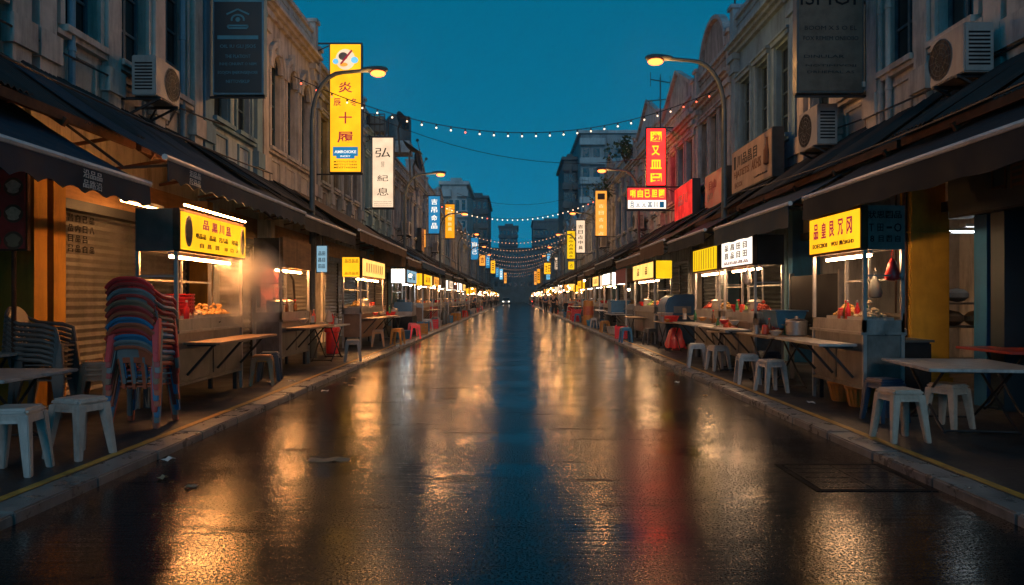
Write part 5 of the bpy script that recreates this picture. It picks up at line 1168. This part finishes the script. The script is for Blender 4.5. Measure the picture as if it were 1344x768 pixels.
goods(-1, 19.5, .93, 3.6, [('rbowl',.6,.2),('wbowl',1.3,.15),('tin',2.0,.2),('gb',2.6,.15)], 'on the folding shelf of the third left stall')
goods(-1, 15.2, .82, 3.75, [('wbowl',.3,.3),('tin',1.1,.2),('rb',1.2,.3)], 'on the grey table past the dim left stall')
goods(-1, 23.6, .80, 3.75, [('rbas',.4,.3),('pot',1.0,.3)], 'on the grey table behind the red stool')
# red stools draped, fire red barrel, blue domed cover
t = thing('draped_stool', (4.1, 19.2, PZ), 'red cloth draped over a stool beside the right kerb', 'draped stool')
MB().sheet(lambda a,b: (4.1+a*(.16+.04*(a*a+b*b)), 18.9+b*.26, .62-.0*a-.48*max(0,max(abs(a),abs(b))-.62)/.38+.02*math.sin(9*a+4*b)), linspace(-1,1,13), linspace(-1,1,13), (0,0,-.012)).build('cloth', mt['plastic_red'], t, smooth=True)
MB().box(4.0,4.2,18.75,19.05,PZ,.58).build('stool_body', mt['plastic_darkred'], t)
def domed():
    x0, x1, y0, y1 = 3.95, 4.75, 19.3, 20.4
    t = thing('covered_cart', ((x0+x1)/2, y0, PZ), 'cart with a blue domed plastic cover on the right pavement', 'cart')
    MB().box(x0,x1,y0,y1,.2,.92).build('body', mt['plastic_darkblue'], t, bevel=.02)
    MB().box(x0-.08,x1+.05,y0-.08,y1+.05,.92,.95).build('top', mt['wood_top'], t)
    prof = [(x0,.95),(x0-.02,1.2),(x0+.06,1.38),(x0+.22,1.48),(x1-.05,1.5),(x1,.95)]
    MB().prism(prof, 'y', y0+.02, y1-.05).build('domed_cover', mt['tarp_blue'], t, bevel=.03, smooth=True)
    MB().box(x0+.2,x1-.15,y0+.005,y0+.022,1.0,1.18).build('label_panel', mt['plastic_bluegrey'], t)
    for xx in (x0+.06,x1-.06):
        for yy in (y0+.06,y1-.06): MB().tube([(xx-.02,yy,PZ+.06),(xx+.02,yy,PZ+.06)], .06, 12).build('wheel', mt['rubber'], t)
domed()
t = thing('orange_barrel', (3.55, 35.8, PZ), 'tall orange barrel with pink band standing on the right pavement', 'barrel')
MB().lathe([(.22,0),(.24,.02),(.25,.4),(.25,.8),(.24,1.18),(.22,1.2),(.05,1.2)], (3.55,35.8,PZ), 20).build('body', mt['plastic_orange'], t, smooth=True); MB().lathe([(.255,.5),(.26,.52),(.26,.9),(.255,.92)], (3.55,35.8,PZ), 20).build('band', mt['plastic_rust'], t)
place('rcrate', GOODS['rcrate'][0], (3.45, 41.6, PZ), 'lower red crate past the orange barrel on the right pavement', 0, None, (1.3,1,1.1)); place('rcrate', GOODS['rcrate'][0], (3.45, 41.6, PZ+.35), 'upper red crate past the orange barrel on the right pavement', 0, None, (1.3,1,1.1))
t = thing('storage_box', (3.9, 27.6, .8), 'flat fronted blue storage box on the grey right table', 'box'); MB().box(3.55,4.25,27.3,28.3,.8,1.24).build('body', mt['plastic_blue'], t, bevel=.02); MB().box(3.52,4.28,27.27,28.33,1.24,1.3).build('lid', mt['plastic_blue'], t, bevel=.01)
t = thing('ice_box', (-3.9, 26.2, PZ), 'white and blue ice box display under the white left sign', 'ice box'); MB().box(-4.3,-3.6,25.9,27.1,PZ,.75).build('body', mt['tarp_dark'], t, bevel=.02); MB().box(-4.25,-3.62,25.95,27.05,.75,1.12).build('display', mt['plastic_white'], t, bevel=.04); MB().box(-4.26,-3.61,25.94,26.3,.9,1.25).build('blue_lid', mt['plastic_blue'], t, bevel=.02)
t = thing('fire_hydrant_stand', (-4.35, 17.6, PZ), 'red metal stand with a red bin beside the third left stall', 'bin'); MB().lathe([(.13,0),(.15,.02),(.15,.5),(.19,.52),(.19,.6),(.1,.72),(.05,.85),(.09,.9)], (-4.35,17.6,PZ), 14).build('body', mt['plastic_red'], t, smooth=True)
t.name = 'red_bin'; t['label'] = 'red lidded bin beside the third left stall'
# dark boxes behind the right stalls, folded tarpaulins
t = thing('utility_box', (4.95, 9.6, PZ), 'dark box with white bags on top between stall and ochre pillar', 'box'); MB().box(4.7,5.25,9.3,9.9,PZ,.84).build('body', mt['tarp_dark'], t, bevel=.02); MB().box(4.68,5.27,9.28,9.92,.84,.87).build('lid', mt['pole_paint'], t)
tag(MB().ball((4.9,9.55,.96), .16, 10, (1,.8,.7)).build('sack', mt['plastic_white'], smooth=True), 'white sack on the dark box beside the ochre pillar', 'sack')
t = thing('screen_panel', (4.8, 11.2, PZ), 'dark tarpaulin screen standing behind the wooden topped right table', 'screen'); MB().box(4.55,4.6,10.4,12.2,.6,1.75).build('tarpaulin', mt['tarp_dark'], t); MB().box(4.54,4.61,10.36,10.4,PZ,1.8).box(4.54,4.61,12.2,12.24,PZ,1.8).build('frame', mt['steel_dull'], t)

# lit menu of the left row and extra boards
t = thing('menu_lightbox', (-4.2, 16.2, 1.9), 'small blue white lit menu board hung past the dim left stall', 'menu board')
x0, z0 = P(415, 358, 16.2); x1, z1 = P(430, 322, 16.2)
MB().box(x0,x1,16.2,16.28,z0,z1).build('sign_box', mt['dark_metal'], t); p = MB().box(x0+.015,x1-.015,16.19,16.202,z0+.015,z1-.015).build('sign_panel', mt['e_dimblue'], t); letters([('品田',0,.12,.15,.09),('昌目',0,-.02,.15,.09),('田品',0,-.16,.15,.09)], ((x0+x1)/2,16.187,(z0+z1)/2), CAMR, (0,0,1), mt['ink_grey'], p)
MB().bar(((x0+x1)/2,16.24,z1),((x0+x1)/2,16.24,3.2), .02).build('hanger', mt['dark_metal'], t)
# writing on the left roller shutter
sh = [c for c in hB.children if c.name.startswith('roller_shutter')][0]
letters([(c, -.42+.17*i, .3-.14*j, .11, .10) for j, row in enumerate(('吕昌自己品','昌品内曰八','品目品吕','日吕品自品')) for i, c in enumerate(row)], (-FX-.075, 10.35, 2.2), RIGHT[-1], (0,0,1), mt['ink_black'], sh, bold=.02)

def p_gas():
    t = thing('gas_bottle', (0,0,0), '', 'gas bottle'); MB().lathe([(.13,0),(.16,.03),(.16,.42),(.11,.52),(.05,.55)], (0,0,0), 16).build('body', mt['pole_paint'], t, smooth=True); MB().lathe([(.10,.55),(.10,.66),(.085,.66)], (0,0,0), 12).build('collar', mt['steel_dull'], t); return t
CL = [('rcrate','red crate'),('bcrate','blue crate'),('gas','dark gas bottle'),('ocrate','orange crate'),('wtub','white tub'),('btub','blue tub')]
for k in range(36):
    sd = -1 if k % 2 else 1; key, nm = CL[(k*5+k//6) % 6]; y = 24.3+(k//2)*2.6+random.uniform(-.6,.6)
    place(key, p_gas if key == 'gas' else GOODS[key][0], (sd*random.uniform(3.45,3.75), y, PZ), f'{nm} on the {"left" if sd < 0 else "right"} pavement between far stalls, {NUM[k//2]} ground item along that side', random.uniform(-.5,.5), None, (1,1,1.3))
# ------------------------------------------------------------------ people far down the right pavement and a car
def person(x, y, rz, top, label, stride=.16, lean=0.):
    t = thing('person', (x,y,PZ), label, 'person', 'people far along the pavement')
    J = {'pel':(0,0,.95,.135),'chest':(0,.02+lean,1.28,.15),'neck':(0,.02+lean,1.47,.06),'head0':(0,.035+lean,1.56,.08),'head1':(0,.04+lean,1.66,.085)}
    for n, sx in (('l',-1),('r',1)):
        f = stride*sx
        J.update({'hip'+n:(sx*.1,0,.88,.10),'kn'+n:(sx*.105,f*.5,.49,.065),'an'+n:(sx*.11,f-.02,.09,.045),'toe'+n:(sx*.12,f+.13,.035,.04),
                  'sh'+n:(sx*.19,.02+lean,1.38,.065),'el'+n:(sx*.25,-f*.4+lean*.5,1.12,.045),'wr'+n:(sx*.24,-f*.6+.08,.88,.032),'hand'+n:(sx*.235,-f*.6+.11,.79,.036)})
    E_ = [('pel','chest'),('chest','neck'),('neck','head0'),('head0','head1')]
    for n in 'lr': E_ += [('pel','hip'+n),('hip'+n,'kn'+n),('kn'+n,'an'+n),('an'+n,'toe'+n),('chest','sh'+n),('sh'+n,'el'+n),('el'+n,'wr'+n),('wr'+n,'hand'+n)]
    def skin(name, keys, grow, mat):
        ks = [k for k in J if k in keys]; me = bpy.data.meshes.new(name); me.from_pydata([J[k][:3] for k in ks], [(ks.index(a), ks.index(b)) for a, b in E_ if a in ks and b in ks], [])
        o = bpy.data.objects.new(name, me); COL.objects.link(o); sk = o.modifiers.new('s','SKIN'); o.modifiers.new('u','SUBSURF').levels = 1
        for i, k in enumerate(ks): r = J[k][3]*grow; me.skin_vertices[0].data[i].radius = (r, r*.85); me.skin_vertices[0].data[i].use_root = (i == 0)
        bpy.context.view_layer.update(); m2 = bpy.data.meshes.new_from_object(o.evaluated_get(bpy.context.evaluated_depsgraph_get())); bpy.data.objects.remove(o)
        for p_ in m2.polygons: p_.use_smooth = True
        m2.materials.clear(); m2.materials.append(mat); ob = bpy.data.objects.new(name, m2); COL.objects.link(ob); ob.parent = t; return ob
    skin('body', set(J), 1.0, mt['skin'])
    skin('shirt', {'pel','chest','shl','shr','ell','elr'}, 1.12, mt[top]); skin('trousers', {'pel','hipl','hipr','knl','knr','anl','anr'}, 1.13, mt['cloth_dark'])
    h = MB().ball((0,.03+lean,1.70), .098, 12, (1,1.1,.85)); o = h.build('hair', mt['hair'], None, smooth=True); o.parent = t
    t.rotation_euler = (0,0,rz)
person(2.95, 56.5, 2.9, 'cloth_dark', 'person in dark clothes walking along the right kerb in the distance')
person(2.55, 62.0, .2, 'cloth_blue', 'person in a blue shirt farther along, left of the dark walker', .2)
person(3.45, 50.5, 1.2, 'cloth_pale', 'person in a pale shirt standing before a far right stall', .04)
far_people = [o for o in bpy.data.objects if o.name.startswith('person')]
for k in range(16):
    s = -1 if k % 2 else 1; src = far_people[k % 3]; y = 58+k*6.5
    dup(src, (s*(2.9+random.uniform(0,.8)), y, PZ if k % 3 else .0 if False else PZ), random.uniform(0,6.28), f'tiny far person in {("dark clothes","a blue shirt","a pale shirt")[k % 3]} among the far {"left" if s < 0 else "right"} stalls', f'tiny far people in {("dark clothes","blue shirts","pale shirts")[k % 3]} on the {"left" if s < 0 else "right"}', (1,1,random.uniform(.92,1.05)))
def car(x, y, label):
    t = thing('parked_car', (x,y,0), label, 'car'); w = .82
    body = [(-w,-2.0+y),(w,-2.0+y)]
    mb = MB(); mb.prism([(y-2.0,.3),(y-2.0,.72),(y-1.2,.86),(y+1.9,.9),(y+2.0,.55),(y+2.0,.3)], 'x', x-w, x+w); mb.build('body', mt['car_paint'], t, bevel=.06)
    MB().prism([(y-1.1,.86),(y-.5,1.38),(y+1.1,1.42),(y+1.8,.9)], 'x', x-w*.86, x+w*.86).build('cabin', mt['glass_dark'], t, bevel=.05)
    MB().prism([(y-.48,1.37),(y-.4,1.43),(y+1.05,1.46),(y+1.1,1.40)], 'x', x-w*.8, x+w*.8).build('roof', mt['car_paint'], t)
    for sx in (-1,1):
        for yy in (y-1.25, y+1.25): MB().tube([(x+sx*(w-.16),yy,.3),(x+sx*(w+.01),yy,.3)], .3, 16).build('wheel', mt['rubber'], t)
        MB().ball((x+sx*.6, y-2.0, .62), .085, 10, (1,.4,.8)).build('headlight', mt['headlight'], t)
car(-1.9, 158, 'small grey car with headlights on, far down the left lane')
t = thing('motorcycle', (3.3,140,0), 'tiny far motorcycle with a red tail light on the right', 'motorcycle')
for yy in (139.4,140.6): MB().tube([(3.25,yy,.3),(3.35,yy,.3)], .3, 14).build('wheel', mt['rubber'], t)
MB().bar((3.3,139.4,.35),(3.3,140.6,.6), .16, .3).bar((3.3,139.5,.8),(3.3,140.2,.78), .24,.12).bar((3.3,140.5,.4),(3.3,140.35,1.0), .06).bar((3.0,140.35,1.0),(3.6,140.35,1.0), .04).build('frame', mt['car_paint'], t); MB().ball((3.3,139.2,.7), .12, 8).build('tail_light', mt['tail'], t)

# ------------------------------------------------------------------ damp night air
hz = bpy.data.materials.new('haze'); hz.use_nodes = True; t = hz.node_tree; t.nodes.remove(t.nodes["Principled BSDF"])
v = t.nodes.new("ShaderNodeVolumePrincipled"); v.inputs["Color"].default_value = (.55,.85,1,1); v.inputs["Density"].default_value = HAZE; v.inputs["Anisotropy"].default_value = .8
t.links.new(v.outputs[0], t.nodes["Material Output"].inputs["Volume"])
o = MB().box(-310, 310, -50, 610, -1.6, 34).build('haze', hz); o['kind'] = 'stuff'

for o in list(bpy.data.objects):
    if '_o' in o.keys(): del o['_o']
